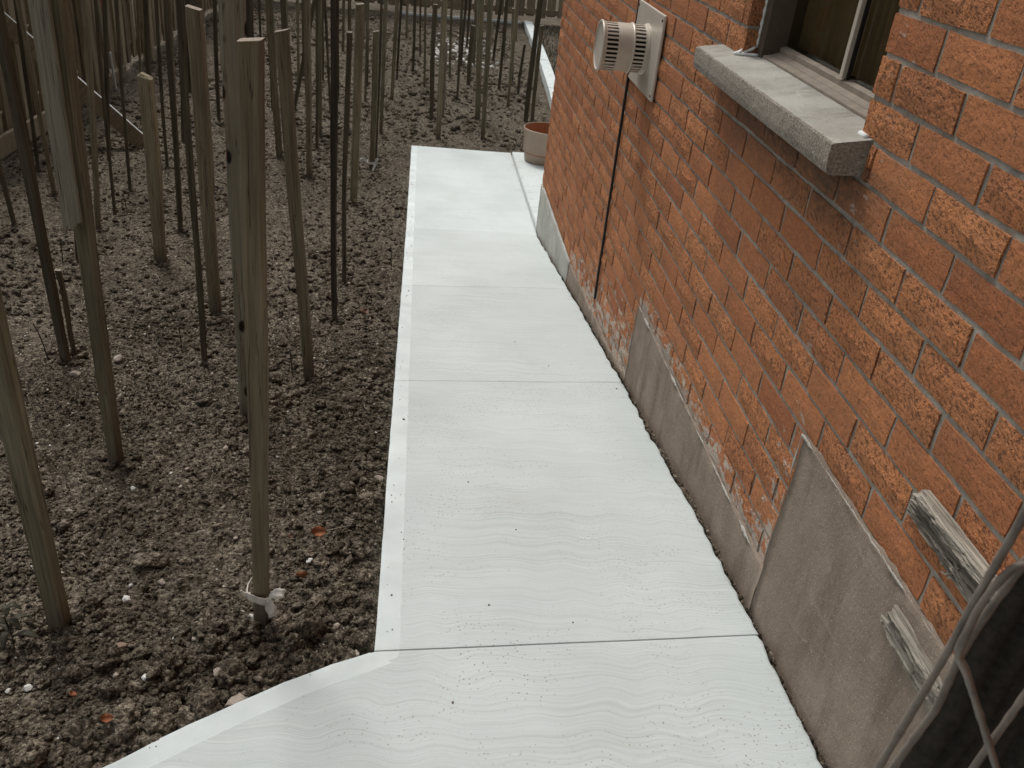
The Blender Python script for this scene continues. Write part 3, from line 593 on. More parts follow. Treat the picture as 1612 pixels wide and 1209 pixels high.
place(420, -2.6, 1.1, 4.0, 13.0, .004, .013, stony, 'white_pebbles', M['beige'], 10, keep=lambda X, Y: (X < 1.1) & ((Y > 7.1) | (X < -.06)), power=1.3)
place(150, .15, .9, 10.6, 12.8, .012, .05, stony, 'pale_rubble', M['white'], 11, keep=lambda X, Y: X < 2, power=1.5)
place(130, .8, 1.25, 8.4, 11.5, .006, .022, stony, 'pale_rubble', M['beige'], 12, keep=lambda X, Y: X < 2, power=1.5)
# crumbs lying on the slabs and dirt in the gap by the house
P = []
for cx_, cy_, sg, n in [(.0, 1.60, .012, 4), (-.01, 3.05, .02, 3), (.06, 2.2, .05, 5), (.25, 1.9, .2, 8), (.3, 3.0, .3, 10), (.35, 1.5, .25, 7), (.3, 4.2, .3, 9), (.71, 2.5, .02, 7), (.2, 1.15, .2, 6), (.4, 5.8, .4, 8), (-.02, 4.4, .03, 4), (.0, 4.7, .02, 5)]:
    for _ in range(max(2, n//2)): P.append((rng.normal(cx_, sg), rng.normal(cy_, sg)))
for _ in range(70):
    y_ = rng.uniform(.85, 6.5); P.append((float(xleft(y_))+.012+abs(rng.normal(0, .012)), y_))
P = np.array(P); P = P[(P[:, 0] > xleft(P[:, 1])+.01) & (P[:, 0] < .725)]
scatter('soil_crumbs', M['soil'], np.column_stack([P, gz(P[:, 1])]), .0009+.0022*rng.random(len(P))**3, mid, 14, .1)
P = np.array([(xright(y)+rng.uniform(-.002, .006), y) for y in rng.uniform(.9, 4.2, 700)])
scatter('gap_dirt', M['twig'], np.column_stack([P[:, 0], P[:, 1], gz(P[:, 1])-.006]), .002+.004*rng.random(len(P))**2, small, 15, .3)
P = []; S = []
for st in STAKES[:30]:
    for _ in range(26):
        a = rng.uniform(0, 6.283); r_ = st[6]*.55+abs(rng.normal(0, .022)); P.append((st[0]+math.cos(a)*r_, st[1]+math.sin(a)*r_)); S.append(.004+.012*rng.random()**1.6)
P = np.array(P); scatter('soil_clods', M['soil'], np.column_stack([P, soil_full(P[:, 0], P[:, 1])]), S, mid, 16, .2)
# straw, stems and chips on the soil
VV = []; FF = []; off = 0
for i in range(260):
    while True:
        x, y = rng.uniform(-2.3, 1.0), rng.uniform(.95, 8.5)
        if x < xleft(y)-.02 or y > 7.1: break
    L = rng.uniform(.008, .035)*(1+.12*y); r = .0006+.00035*y*.5; a = rng.uniform(0, PI); dz = rng.uniform(-.3, .3)
    z = float(soil_full(np.array([x]), np.array([y]))[0])+.006
    d = np.array([math.cos(a), math.sin(a), dz]); s = np.array([-math.sin(a), math.cos(a), 0])*r; u = np.array([0, 0, r])
    c = np.array([x, y, z]); bend = np.array([0, 0, L*.12])
    pts = [c-d*L/2, c+bend, c+d*L/2]
    for q in pts: VV += [q-s, q+u, q+s]
    for k in (0, 3):
        for (m1, m2) in ((0, 1), (1, 2), (2, 0)): FF.append((off+k+m1, off+k+m2, off+k+3+m2, off+k+3+m1))
    off += 9
tag(new_obj('straw_litter', mesh('straw_litter', VV, FF, [M['straw']])), kind='stuff')

# individually visible stones and clods
bvh_z = lambda x, y: float(soil_full(np.array([x]), np.array([y]))[0])
for i, (x, y, w, k, lab) in enumerate(STONES):
    if k == 'clod':
        v, f = lump(4, 300+i, .42, .95); nm = 'soil_clod'; mat = M['clod']; cat = 'clod'; r = w*.56
    elif 'rectangular' in lab:
        v, f = lump(3, 300+i, .08, .5, 1); v = np.sign(v)*np.minimum(np.abs(v), [.75, .42, .4]); nm = 'brick_fragment'; mat = M['pinkish']; cat = 'brick fragment'; r = w*.66
    else:
        v, f = lump(3, 300+i, .25, .72 if k != 'brown' else .42, 1); nm = 'stone'; mat = M[k] if k != 'brown' else M['clod']; cat = 'stone'; r = w*.74
    if 'tall' in lab: v = v*np.array([.7, .75, 1.35])
    if 'cube' in lab: v = np.sign(v)*np.minimum(np.abs(v), .6)
    o = new_obj(nm, mesh(nm, v*r, f, [mat], k in ('clod', 'brown')))
    o.location = (x if k != 'clod' else min(x, float(xleft(y))-r*.9), y, bvh_z(x, y)+r*(.55 if k == 'clod' else .30)); o.rotation_euler = (0, 0, 0 if 'rect' in lab else i*1.7)
    tag(o, lab, cat)

# ------------------------------------------------------------ the brick house
house = empty('brick_house', (XW, 2.2, 0), 'orange red rough brick house wall with low window and grey parged base beside the path', 'house')
HO = Vector(house.location)
def hpart(name, me, parent=house):
    o = new_obj(name, me, parent)
    if parent is house: o.location = -HO
    return o
HC = 1/15.0
ZK = lambda k: 1.25+(-16.109+k)*HC
OY0, OY1, OZ0, OZ1 = 1.497, 2.186, .905, 1.843
def boxes(B):
    V = []; F = []
    for (x0, x1, y0, y1, z0, z1) in B:
        n = len(V); V += [(x, y, z) for x in (x0, x1) for y in (y0, y1) for z in (z0, z1)]
        F += [tuple(n+q for q in f) for f in ((0, 1, 3, 2), (4, 6, 7, 5), (0, 4, 5, 1), (2, 3, 7, 6), (0, 2, 6, 4), (1, 5, 7, 3))]
    return V, F
MX = XW+.0042
wz0, wz1, wy0, wy1 = -1.1, 4.30, -3.2, 5.193
V, F = boxes([(MX, .95, wy0, OY0-.004, wz0, wz1), (MX, .95, OY1+.004, wy1, wz0, wz1), (MX, .95, OY0-.0039, OY1+.0039, wz0, OZ0-.03), (MX, .95, OY0-.0039, OY1+.0039, OZ1+.003, wz1),
              (.951, 4.5, 5.0, wy1, wz0, wz1)])
box_roof = None
wall = hpart('wall', mesh('wall', V, F, [M['mortar']]))
def brick_mesh(L, H, D, rough, seed, tone):
    rs = random.Random(seed); nxx, nzz = 5, 2; V = []; F = []
    for j in range(nzz+1):
        for i in range(nxx+1):
            e = i in (0, nxx) or j in (0, nzz)
            y = -L/2+L*i/nxx+rs.uniform(-1, 1)*(.0016 if i in (0, nxx) else .006); z = -H/2+H*j/nzz+rs.uniform(-1, 1)*(.0014 if j in (0, nzz) else .005)
            x = rs.uniform(.0006, .0022) if e else -rs.uniform(0, .0045)*rough
            V.append((x, y, z))
    per = [i for i in range(nxx+1)]+[(nxx+1)*j+nxx for j in range(1, nzz+1)]+[(nxx+1)*nzz+i for i in range(nxx-1, -1, -1)]+[(nxx+1)*j for j in range(nzz-1, 0, -1)]
    for j in range(nzz):
        for i in range(nxx):
            a = j*(nxx+1)+i; F.append((a, a+nxx+1, a+nxx+2, a+1))
    n = len(V)
    for q in per: V.append((D, V[q][1], V[q][2]))
    for i in range(len(per)):
        j = (i+1) % len(per); F.append((per[i], per[j], n+j, n+i))
    return V, F
RS = random.Random(11)
variants = []
BL, BH, MJ = 3*HC, HC, .0094
def mkme(L, H, seed):
    rough = 1.0 if RS.random() < .62 else .25
    tone = RS.uniform(.45, 1.0) if rough > .5 else RS.uniform(.05, .6)
    V, F = brick_mesh(L, H, .088, rough, seed, tone)
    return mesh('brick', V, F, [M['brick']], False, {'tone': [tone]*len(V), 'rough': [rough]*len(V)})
full = [mkme(BL-MJ, BH-MJ, 500+i) for i in range(26)]
ci = cam.matrix_world.inverted(); foc = 1423/1612
def project(p):
    q = ci @ Vector(p)
    if q.z > -.05: return None
    return (q.x/-q.z*foc, q.y/-q.z*foc, -q.z)
PARGE = [(3.985, 5.193, ZK(-8)-.003, 'pale'), (1.3735, 2.655, ZK(-2)+.003, 'grey'), (-1.2, 1.372, ZK(3)+.003, 'grey')]
cand = []
for k in range(-10, 60):
    z0, z1 = ZK(k)+MJ/2, ZK(k+1)-MJ/2
    ph = (18.4 if k % 2 == 0 else 19.9)*HC + RS.uniform(-.005, .005)
    y = ph - BL*23
    while y < wy1:
        a, b = y+MJ/2+RS.uniform(-.0015, .0015), y+BL-MJ/2+RS.uniform(-.0015, .0015); y += BL
        a, b = max(a, wy0), min(b, wy1+.006)
        if b-a < .02: continue
        segs = [(a, b)]
        if z1 > OZ0-.03 and z0 < OZ1:
            segs = []
            if a < OY0: segs.append((a, min(b, OY0)))
            if b > OY1: segs.append((max(a, OY1), b))
        if k == 10:                                           # course cut for the stone sill
            segs = [(p_, q_) for s_ in segs for (p_, q_) in ((s_[0], min(s_[1], 1.4495)), (max(s_[0], 2.343), s_[1])) if q_-p_ > .015]
        for (p_, q_) in segs:
            if q_-p_ < .015: continue
            if z1 < gz(q_)-.08: continue
            hid = any(p_ > u0+.0 and q_ < u1-.0 and z1 < zt for u0, u1, zt, _ in PARGE)
            if hid: continue
            zz1 = z1
            cand.append((p_, q_, z0+RS.uniform(-.0008, .0008), zz1+RS.uniform(-.0008, .0008)))
def bkey(c):
    pr = project((XW, (c[0]+c[1])/2, (c[2]+c[3])/2))
    if pr is None or abs(pr[0]) > .56 or abs(pr[1]) > .43: return -1.0
    return 1/pr[2]**2*(c[1]-c[0])
cand.sort(key=bkey, reverse=True)
JV = []; JF = []; JT = []; JR = []; off = 0
fulln = 0
for i, (a, b, z0, z1) in enumerate(cand):
    L, H = b-a, z1-z0; isfull = abs(L-(BL-MJ)) < .006
    if i < 295 and bkey((a, b, z0, z1)) > 0:
        me = RS.choice(full) if isfull else mkme(L, H, 900+i)
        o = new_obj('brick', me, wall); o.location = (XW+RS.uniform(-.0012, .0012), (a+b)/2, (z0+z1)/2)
    else:
        rough = 1.0 if RS.random() < .6 else .25; tone = RS.uniform(.45, 1) if rough > .5 else RS.uniform(.05, .6)
        V, F = brick_mesh(L, H, .088, rough, 2000+i, tone)
        dx = XW+RS.uniform(-.0012, .0012)
        JV += [(v[0]+dx, v[1]+(a+b)/2, v[2]+(z0+z1)/2) for v in V]; JF += [tuple(q+off for q in f) for f in F]; off += len(V)
        JT += [tone]*len(V); JR += [rough]*len(V)
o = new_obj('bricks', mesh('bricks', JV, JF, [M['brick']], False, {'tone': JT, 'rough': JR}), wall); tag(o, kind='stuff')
# parging on the foundation
def parge(y0, y1, zt, mat, proud=.005, jag=.0045, ztf=None):
    ys = np.arange(y0, y1+.001, .02); ys[-1] = y1; V = []; F = []
    for y in ys:
        t_ = zt+jag*1.3*float(smooth_noise(y, 14, 29))+jag*float(smooth_noise(y, 45, 31))+jag*.8*float(smooth_noise(y, 130, 33))
        if ztf is not None: t_ = ztf(y)+jag*2*float(smooth_noise(y, 30, 37))
        b_ = float(gz(y))-.12
        for s in np.concatenate([np.linspace(0, .9, 12), [.97, 1.0]]):
            z = b_+(t_-b_)*s
            dx = -proud+.0015*float(vnoise(np.array([y*22]), np.array([z*22]), 30)[0])+ (.0035 if s == 1 else (.0007 if s > .95 else 0))
            V.append((XW+dx, y+ ((jag*float(smooth_noise(z, 60, 35))+jag*1.3*float(smooth_noise(z, 17, 39))) if (y == ys[0] or y == ys[-1]) and z > -.02 else 0), z))
        V.append((MX+.004, y, t_))
    m = 15; n = len(ys)
    for i in range(n-1):
        for j in range(m-1): a = i*m+j; F.append((a, a+1, a+m+1, a+m))
    for e in (0, n-1):
        base = len(V)
        for j in range(m-1): V.append((MX+.004, ys[e], V[e*m+j][2]))
        for j in range(m-2):
            q = (e*m+j, base+j, base+j+1, e*m+j+1); F.append(q if e else q[::-1])
        F.append((e*m+m-2, base+m-2, e*m+m-1))
    o = hpart('parging', mesh('parging', V, F, [mat], True)); return o
pg = []
for (a, b, zt, kind) in PARGE: pg.append(parge(a, b, zt, M['parge2'] if kind == 'pale' else M['parge']))
pg[0]['label'] = 'pale smooth parging panel at the far corner'
pg[1]['label'] = 'middle grey parging panel, lower of the two large ones'; pg[2]['label'] = 'nearest and tallest grey parging panel'
low = parge(2.657, 3.983, 0, M['parge'], .004, .004, lambda y: float(gz(y))+.012+.11*max(0, (y-3.0))/1.0*(.9+.25*float(smooth_noise(y, 7, 40))))
low['label'] = 'low ragged smear of parging over the bottom bricks'
# crusty pale line of mortar squeezed out along the panel edges
def crust(pts, seed, parent, rad=.0036):
    rs = random.Random(seed); V = []; F = []; rings = []
    P = [np.array(p) for p in pts]; tot = []
    for a, b in zip(P[:-1], P[1:]):
        n = max(2, int(np.linalg.norm(b-a)/.008)); tot += [a+(b-a)*i/n for i in range(n)]
    tot.append(P[-1])
    for i, c in enumerate(tot):
        r = rad*(max(0, mnoise.noise(Vector((i*.11, seed, 0)))*2.2+.25))*rs.uniform(.6, 1.3)+.0002; r = min(r, rad*1.9)
        c = c+np.array([0, rs.uniform(-.0012, .0012), rs.uniform(-.0015, .0015)]); base = len(V)
        d = tot[min(i+1, len(tot)-1)]-tot[max(i-1, 0)]; d = d/np.linalg.norm(d); nrm = np.array([1.0, 0, 0]); s = np.cross(d, nrm)
        for k in range(6):
            a = k/6*2*PI; V.append(c+s*math.cos(a)*r+nrm*math.sin(a)*r*.6)
        if i:
            for k in range(6): F.append((base-6+k, base-6+(k+1) % 6, base+(k+1) % 6, base+k))
    o = new_obj('edge_crust', mesh('edge_crust', V, F, [M['crust']], True), parent); return o
xc = XW-.006
crust([(xc, 1.374, ZK(-2)+.02), (xc, 1.373, ZK(3)+.002), (xc, .75, ZK(3)+.005)], 3, pg[2])
crust([(xc, 2.657, ZK(-4)-.05), (xc, 2.656, ZK(-2)+.003), (xc, 1.395, ZK(-2)+.005)], 5, pg[1], .004)
crust([(xc, 3.984, ZK(-10)+.05), (xc, 3.984, ZK(-8)-.004)], 6, pg[0], .003)
V, F = boxes([(.35, 5.0, -3.4, 5.6, 4.31, 4.45), (.33, .349, -3.4, 5.6, 4.27, 4.47)])
hpart('shading_eave', mesh('shading_eave', V, F, [M['plainconc']]))  # unseen overhang, added to shade the near end of the path
# stone window sill
def grid_sill():
    y0, y1 = 1.452, 2.34; n = 70; rs = random.Random(5); V = []; F = []; fm = []
    prof = [(.90, .925), (.80, .920), (.775, .9165), (.735, .910), (.690, .903), (.6865, .900), (.6855, .885), (.6865, .867), (.690, .852), (.694, .849), (.73, .850), (.80, .852), (.90, .852)]
    for i in range(n+1):
        y = y0+(y1-y0)*i/n
        for j, (x, z) in enumerate(prof):
            r_ = .0012 if 4 <= j <= 9 else .0004
            V.append((x+r_*mnoise.noise(Vector((y*40, j*1.3, 0)))+r_*.7*mnoise.noise(Vector((y*110, j*2.3, 5))), y+(0 if j else 0), z+r_*.6*mnoise.noise(Vector((y*35, j*1.1, 9)))))
    m = len(prof)
    for i in range(n):
        for j in range(m-1): a = i*m+j; F.append((a, a+m, a+m+1, a+1)); fm.append(0 if j < 4 else 1)
    F.append(tuple(range(m))); fm.append(1); F.append(tuple(n*m+j for j in range(m-1, -1, -1))); fm.append(1)
    return mesh('sill', V, F, [M['sillc'], M['sillf']], False, None, fm)
window = hpart('window', mesh('window', *boxes([(.845, .93, OY0-.01, OY1+.01, .93, .9385)]), [M['framel']]))
new_obj('sill', grid_sill(), window)
def box_obj(name, B, mat, parent, bev=0.0):
    V, F = boxes(B); o = new_obj(name, mesh(name, V, F, [mat]), parent)
    if bev: md = o.modifiers.new('bevel', 'BEVEL'); md.width = bev; md.segments = 2
    return o
# outer frame: jambs, head, sloping wooden sill boards
box_obj('frame', [(.787, .90, OY1-.036, OY1-.002, .912, OZ1), (.787, .90, OY0+.002, OY0+.030, .912, OZ1), (.787, .90, OY0+.031, OY1-.037, OZ1-.04, OZ1-.001)], M['frame'], window, .002)
def prism_y(name, prof, y0, y1, mat, parent):
    m = len(prof); V = [(x, y, z) for y in (y0, y1) for x, z in prof]; F = [(j, m+j, m+(j+1) % m, (j+1) % m) for j in range(m)]+[tuple(range(m))[::-1], tuple(range(m, 2*m))]
    return new_obj(name, mesh(name, V, F, [mat]), parent)
prism_y('sill_board', [(.792, .9245), (.812, .9285), (.812, .924), (.792, .920)][::-1], OY0+.031, OY1-.037, M['framel'], window)
prism_y('sill_board', [(.8125, .929), (.829, .9345), (.829, .924), (.8125, .924)][::-1], OY0+.031, OY1-.037, M['framel'], window)
prism_y('sash_rail', [(.8295, .930), (.8295, .945), (.843, .949), (.843, .930)], OY0+.031, OY1-.037, M['framel'], window)
box_obj('mullion', [(.826, .8425, 1.785, 1.800, .9495, OZ1-.041)], M['vent'], window, .0015)
box_obj('mullion_seal', [(.8345, .8425, 1.780, 1.7845, .9495, OZ1-.041)], M['ventd'], window)
box_obj('pane', [(.8435, .8475, 1.8005, OY1-.0365, .9485, OZ1-.0405)], M['glass'], window)
box_obj('pane', [(.8435, .8475, OY0+.0305, 1.7795, .9485, OZ1-.0405)], M['glass'], window)
V = []; F = []; n = 90
for i in range(n+1):
    y = OY0+(OY1-OY0)*i/n; x = .870+.006*math.sin(y*170+2*math.sin(y*21))
    V += [(x, y, .95), (x, y, OZ1-.05)]
    if i: F.append((2*i-2, 2*i, 2*i+1, 2*i-1))
o = new_obj('curtain', mesh('curtain', V, F, [M['curtain']], True), window); md = o.modifiers.new('t', 'SOLIDIFY'); md.thickness = .001
box_obj('room_dark', [(.93, .94, OY0-.003, OY1+.003, .9386, OZ1)], M['ventd'], window)
def bead(name, pts, r, mat, parent, seed=0, var=.5, sides=7, loose=0.0):
    """a bead or tube with a wandering thickness"""
    V = []; F = []; tot = []
    P = [np.array(p, float) for p in pts]
    for a, b in zip(P[:-1], P[1:]):
        n_ = max(1, int(np.linalg.norm(b-a)/(r*1.6))); tot += [a+(b-a)*i/n_ for i in range(n_)]
    tot.append(P[-1]); tot = np.array(tot)
    for _ in range(2):
        if len(tot) > 4: tot[1:-1] = (tot[:-2]+2*tot[1:-1]+tot[2:])/4
    for i, c in enumerate(tot):
        d = tot[min(i+1, len(tot)-1)]-tot[max(i-1, 0)]; d = d/(np.linalg.norm(d)+1e-9)
        u = np.cross(d, [0.31, .2, .93]); u /= np.linalg.norm(u); w = np.cross(d, u)
        rr = r*(1+var*mnoise.noise(Vector((i*.45, seed, 1.7)))); base = len(V)
        for k in range(sides): a = k/sides*2*PI; V.append(c+(u*math.cos(a)+w*math.sin(a))*rr)
        if i:
            for k in range(sides): F.append((base-sides+k, base-sides+(k+1) % sides, base+(k+1) % sides, base+k))
    F.append(tuple(range(sides))[::-1]); F.append(tuple(len(V)-sides+k for k in range(sides)))
    return new_obj(name, mesh(name, V, F, [mat], True), parent)
bead('caulk', [(.786, OY1-.001, .935), (.786, OY1-.001, 1.3), (.786, OY1-.001, OZ1)], .0034, M['caulk'], window, 1, .9)
bead('caulk', [(.753, 2.187, .9175), (.765, 2.183, .918), (.778, 2.175, .919), (.786, 2.165, .921)], .0042, M['caulk'], window, 2, .6)
bead('caulk', [(.742, 2.205, .913), (.750, 2.198, .917), (.757, 2.19, .920)], .0085, M['caulk'], window, 3, 1.2)
bead('caulk', [(.757, 2.188, .922), (.772, 2.184, .928), (.783, 2.184, .936)], .0030, M['caulk'], window, 4, .7)
bead('caulk', [(.7500, 1.466, .9128), (.7495, 1.478, .9132), (.7495, 1.492, .9135)], .0055, M['caulk'], window, 6, .2)

# ------------------------------------------------------------ vent, cable, splintered wood
vent = empty('furnace_vent', (XW, 3.105, .765), 'beige metal furnace vent cylinder with slotted rings sticking out from a square wall plate', 'vent')
def lathe_x(name, prof, mat, parent, seg=48, smooth=True):
    """profile (x, r) turned about the local X axis"""
    V = []; F = []; m = len(prof)
    for k in range(seg):
        a = k/seg*2*PI
        for x, r in prof: V.append((x, r*math.cos(a), r*math.sin(a)))
    for k in range(seg):
        for j in range(m-1): q = (k+1) % seg; F.append((k*m+j, k*m+j+1, q*m+j+1, q*m+j))
    me = mesh(name, V, F, [mat], smooth); o = new_obj(name, me, parent)
    if smooth:
        for e in me.edges: pass
        md = o.modifiers.new('split', 'EDGE_SPLIT'); md.split_angle = math.radians(35)
    return o
pl = box_obj('plate', [(-.013, -.004, -.192, .192, -.128, .132)], M['vent'], vent, .003)
pl.data.transform(Matrix.Translation((0, 0, 0)))
R0 = .076
def ring(x0, x1): # slotted ring: fins round the rim
    seg = 34; V = []; F = []
    for k in range(seg):
        a0 = k/seg*2*PI; a1 = a0+2*PI/seg*.42; n = len(V)
        for x in (x0, x1):
            for a in (a0, a1):
                for r in (R0, R0-.003): V.append((x, r*math.cos(a), r*math.sin(a)))
        F += [tuple(n+q for q in f) for f in ((0, 2, 6, 4), (1, 5, 7, 3), (0, 4, 5, 1), (2, 3, 7, 6))]
    return new_obj('slotted_ring', mesh('slotted_ring', V, F, [M['vent']]), vent)
lathe_x('inner_pipe', [(-.160, .0), (-.160, .052), (-.006, .052)], M['ventd'], vent)
lathe_x('collar', [(-.013, R0+.004), (-.018, R0+.004), (-.021, R0), (-.028, R0), (-.028, R0-.003)], M['vent'], vent)
ring(-.062, -.028)
lathe_x('bead_ring', [(-.062, R0-.003), (-.062, R0), (-.0635, R0+.003), (-.066, R0+.004), (-.0685, R0+.003), (-.070, R0), (-.072, R0)], M['vent'], vent)
lathe_x('sleeve', [(-.072, R0-.0002), (-.118, R0-.0002), (-.118, R0-.003)], M['vent'], vent)
ring(-.155, -.118)
lathe_x('end_cap', [(-.155, R0-.003), (-.155, R0), (-.160, R0+.001), (-.1625, R0+.0035), (-.166, R0+.0045), (-.169, R0+.0035), (-.170, R0-.001), (-.167, R0-.004), (-.166, R0-.008), (-.166, 0.0)], M['vent'], vent)
for (yy, zz) in ((-.178, .115), (.178, .115), (-.178, -.112), (.178, -.112)):
    lathe_x('screw', [(-.013, .005), (-.0155, .0045), (-.0165, .002), (-.0165, 0)], M['rust'], vent, 10).location = (0, yy, zz)
c_ = bead('wall_cable', [(XW-.007, 3.318, 2.6), (XW-.007, 3.318, .9), (XW-.0068, 3.305, .30), (XW-.0065, 3.300, -.20), (XW-.005, 3.302, -.235)], .0052, M['cable'], None, 8, .05, 8)
tag(c_, 'black cable running down the brick wall behind the round vent', 'cable')

def splinter(parent, name, y0, y1, z0, z1, th, seed, mat, slope=0.0, hollow=0.0, ragged=.5):
    """split board lying along the wall: ragged ends, deep grain, y0 is the near end"""
    n, m = 60, 9; V = []; F = []; rs = random.Random(seed)
    endn = [rs.uniform(0, .05)*ragged for _ in range(m+1)]; endf = [rs.uniform(0, .034)*ragged for _ in range(m+1)]
    for i in range(n+1):
        s = i/n
        for j in range(m+1):
            t_ = j/m; a = y0+endn[j]; b = y1-endf[j]; y = a+(b-a)*s
            zc = (z0+z1)/2+slope*(y-(y0+y1)/2)+.0012*mnoise.noise(Vector((s*7, seed, 3))); z = zc+(t_-.5)*(z1-z0)*(1+.12*mnoise.noise(Vector((s*6, j*.8, seed))))
            g_ = mnoise.noise(Vector((s*3.0, j*1.9, seed*2.1)))+.5*mnoise.noise(Vector((s*12, j*4.1, seed)))
            x = -th*(1-.45*abs(2*t_-1)**3)-.0045*g_-.0022*mnoise.noise(Vector((s*40, j*5.3, seed+4))) + hollow*math.exp(-((t_-.42)/.2)**2)*th
            V.append((XW-.001+x, y, z))
    w = m+1
    for i in range(n):
        for j in range(m): a = i*w+j; F.append((a, a+1, a+w+1, a+w))
    per = list(range(w))+[i*w+m for i in range(1, n+1)]+[n*w+j for j in range(m-1, -1, -1)]+[i*w for i in range(n-1, 0, -1)]
    b = len(V); V += [(XW+.001, V[q][1], V[q][2]) for q in per]
    F += [(per[(k+1) % len(per)], per[k], b+k, b+(k+1) % len(per)) for k in range(len(per))]
    o = new_obj(name, mesh(name, V, F, [mat], True), parent)
    md = o.modifiers.new('split', 'EDGE_SPLIT'); md.split_angle = math.radians(50); return o
def fibres(parent, y, z, n, seed):
    rs = random.Random(seed); V = []; F = []
    for _ in range(n):
        c = np.array([XW-.006-rs.uniform(0, .010), y+rs.gauss(0, .008), z+rs.gauss(0, .006)])
        d = np.array([rs.uniform(-.4, .1), rs.gauss(0, 1), rs.gauss(0, .6)]); d /= np.linalg.norm(d); L = rs.uniform(.006, .016); r = rs.uniform(.0008, .0022)
        u = np.cross(d, [0, .1, 1]); u /= np.linalg.norm(u); w = np.cross(d, u); b = len(V)
        for s, k in ((0, 1), (.5, 1), (1, .1)):
            for a in (0, 2.1, 4.2): V.append(c+d*L*s+(u*math.cos(a)+w*math.sin(a))*r*k)
        for q in (0, 3): F += [(b+q+e, b+q+(e+1) % 3, b+q+3+(e+1) % 3, b+q+3+e) for e in range(3)]
    return new_obj('frayed_fibres', mesh('frayed_fibres', V, F, [M['w_weath']]), parent)
WZ = 1.25
t = empty('wood_remnant', (0, 0, 0), 'upper pale splintered wood strip clinging to the brick wall near the wires', 'wood scrap')
t.location = (XW, .9, .52)
def local(o, root): o.location = -Vector(root.location); return o
local(splinter(t, 'split_strip', .70, 1.018, .494, .514, .012, 3, M['w_weath'], -.02, .8, 1.0), t)
local(splinter(t, 'split_strip', .68, 1.0, .5165, .5375, .021, 7, M['w_weath'], -.012, .12, .7), t)
local(splinter(t, 'split_strip', 0.70, 1.012, .4765, .4945, .012, 12, M['w_weath'], .05, .2, 1.0), t)
local(fibres(t, .865, .488, 14, 4), t)
t = empty('wood_remnant', (XW, .88, .34), 'lower pale wood strip of two battens on the grey parging near the wires', 'wood scrap')
local(splinter(t, 'batten', .72, .968, .2935, .3135, .015, 21, M['w_weath'], 0.05, .1, .5), t)
local(splinter(t, 'batten', .72, .955, .3185, .344, .018, 23, M['w_weath'], 0.05, .05, .4), t)
local(fibres(t, .865, .306, 16, 9), t); local(fibres(t, .80, .330, 14, 19), t)

# ------------------------------------------------------------ pot behind the corner
pot = empty('flower_pot', (.985, 6.84, float(gz(6.84))), 'empty tan plastic flower pot standing on the slab behind the house corner', 'flower pot')
def lathe_z(name, prof, mat, parent, seg=56):
    V = []; F = []; m = len(prof)
    for k in range(seg):
        a = k/seg*2*PI
        for r, z in prof: V.append((r*math.cos(a), r*math.sin(a), z))
    for k in range(seg):
        for j in range(m-1): q = (k+1) % seg; F.append((k*m+j, q*m+j, q*m+j+1, k*m+j+1))
    o = new_obj(name, mesh(name, V, F, [mat], True), parent); md = o.modifiers.new('s', 'EDGE_SPLIT'); md.split_angle = math.radians(35); return o
lathe_z('pot_wall', [(.01, .004), (.150, .004), (.156, .012), (.164, .070)], M['pot'], pot)
lathe_z('groove', [(.163, .0705), (.159, .073), (.160, .0765), (.166, .0775)], M['potd'], pot)
lathe_z('pot_upper_wall', [(.1665, .078), (.171, .080), (.179, .235), (.184, .242), (.184, .250), (.179, .254), (.175, .250)], M['pot'], pot)
lathe_z('pot_inside', [(.1748, .250), (.166, .09), (.155, .02), (.0, .018)], M['poti'], pot)

# ------------------------------------------------------------ stakes
def stake_mesh(L, w, seed, rough=1.0, top='flat', bury=.07, taper=.82, bend=.0):
    rs = random.Random(seed); n = 20; V = []; F = []; fm = []
    w2 = w*rs.uniform(.75, 1.0); ox = rs.uniform(0, 50)
    tilt = rs.uniform(-.12, .12)*w
    for i in range(n+1):
        s = i/n; z = -bury+(L+bury)*s
        k = taper+(1-taper)*min(1, s*1.6)
        bx = bend*math.sin(s*PI)+.005*rough*mnoise.noise(Vector((s*2.3, ox, 0))); by = .0035*rough*mnoise.noise(Vector((s*2.1, ox, 7)))
        ww = w*k*(1+.12*rough*mnoise.noise(Vector((s*7, ox, 3)))); w3 = w2*k*(1+.10*rough*mnoise.noise(Vector((s*7, ox, 9))))
        c = .11*w
        pr = [(-ww/2+c, -w3/2), (ww/2-c, -w3/2), (ww/2, -w3/2+c), (ww/2, w3/2-c), (ww/2-c, w3/2), (-ww/2+c, w3/2), (-ww/2, w3/2-c), (-ww/2, -w3/2+c)]
        for j, (x, y) in enumerate(pr):
            dz = 0
            if i == n: dz = tilt*x/w*2 + (rs.uniform(-.15, .15)*w if rough > 1 else 0)
            V.append((x+bx, y+by, z+dz))
    for i in range(n):
        for j in range(8): a = i*8+j; b = i*8+(j+1) % 8; F.append((a, b, b+8, a+8)); fm.append(0)
    if top == 'round':
        b = len(V); 
        for j in range(8): q = V[n*8+j]; V.append((q[0]*.6, q[1]*.6, q[2]+w*.18))
        for j in range(8): F.append((n*8+j, n*8+(j+1) % 8, b+(j+1) % 8, b+j)); fm.append(0)
        F.append(tuple(b+j for j in range(8))); fm.append(0)
    else: F.append(tuple(n*8+j for j in range(8))); fm.append(1)
    return V, F, fm
stakes = {}
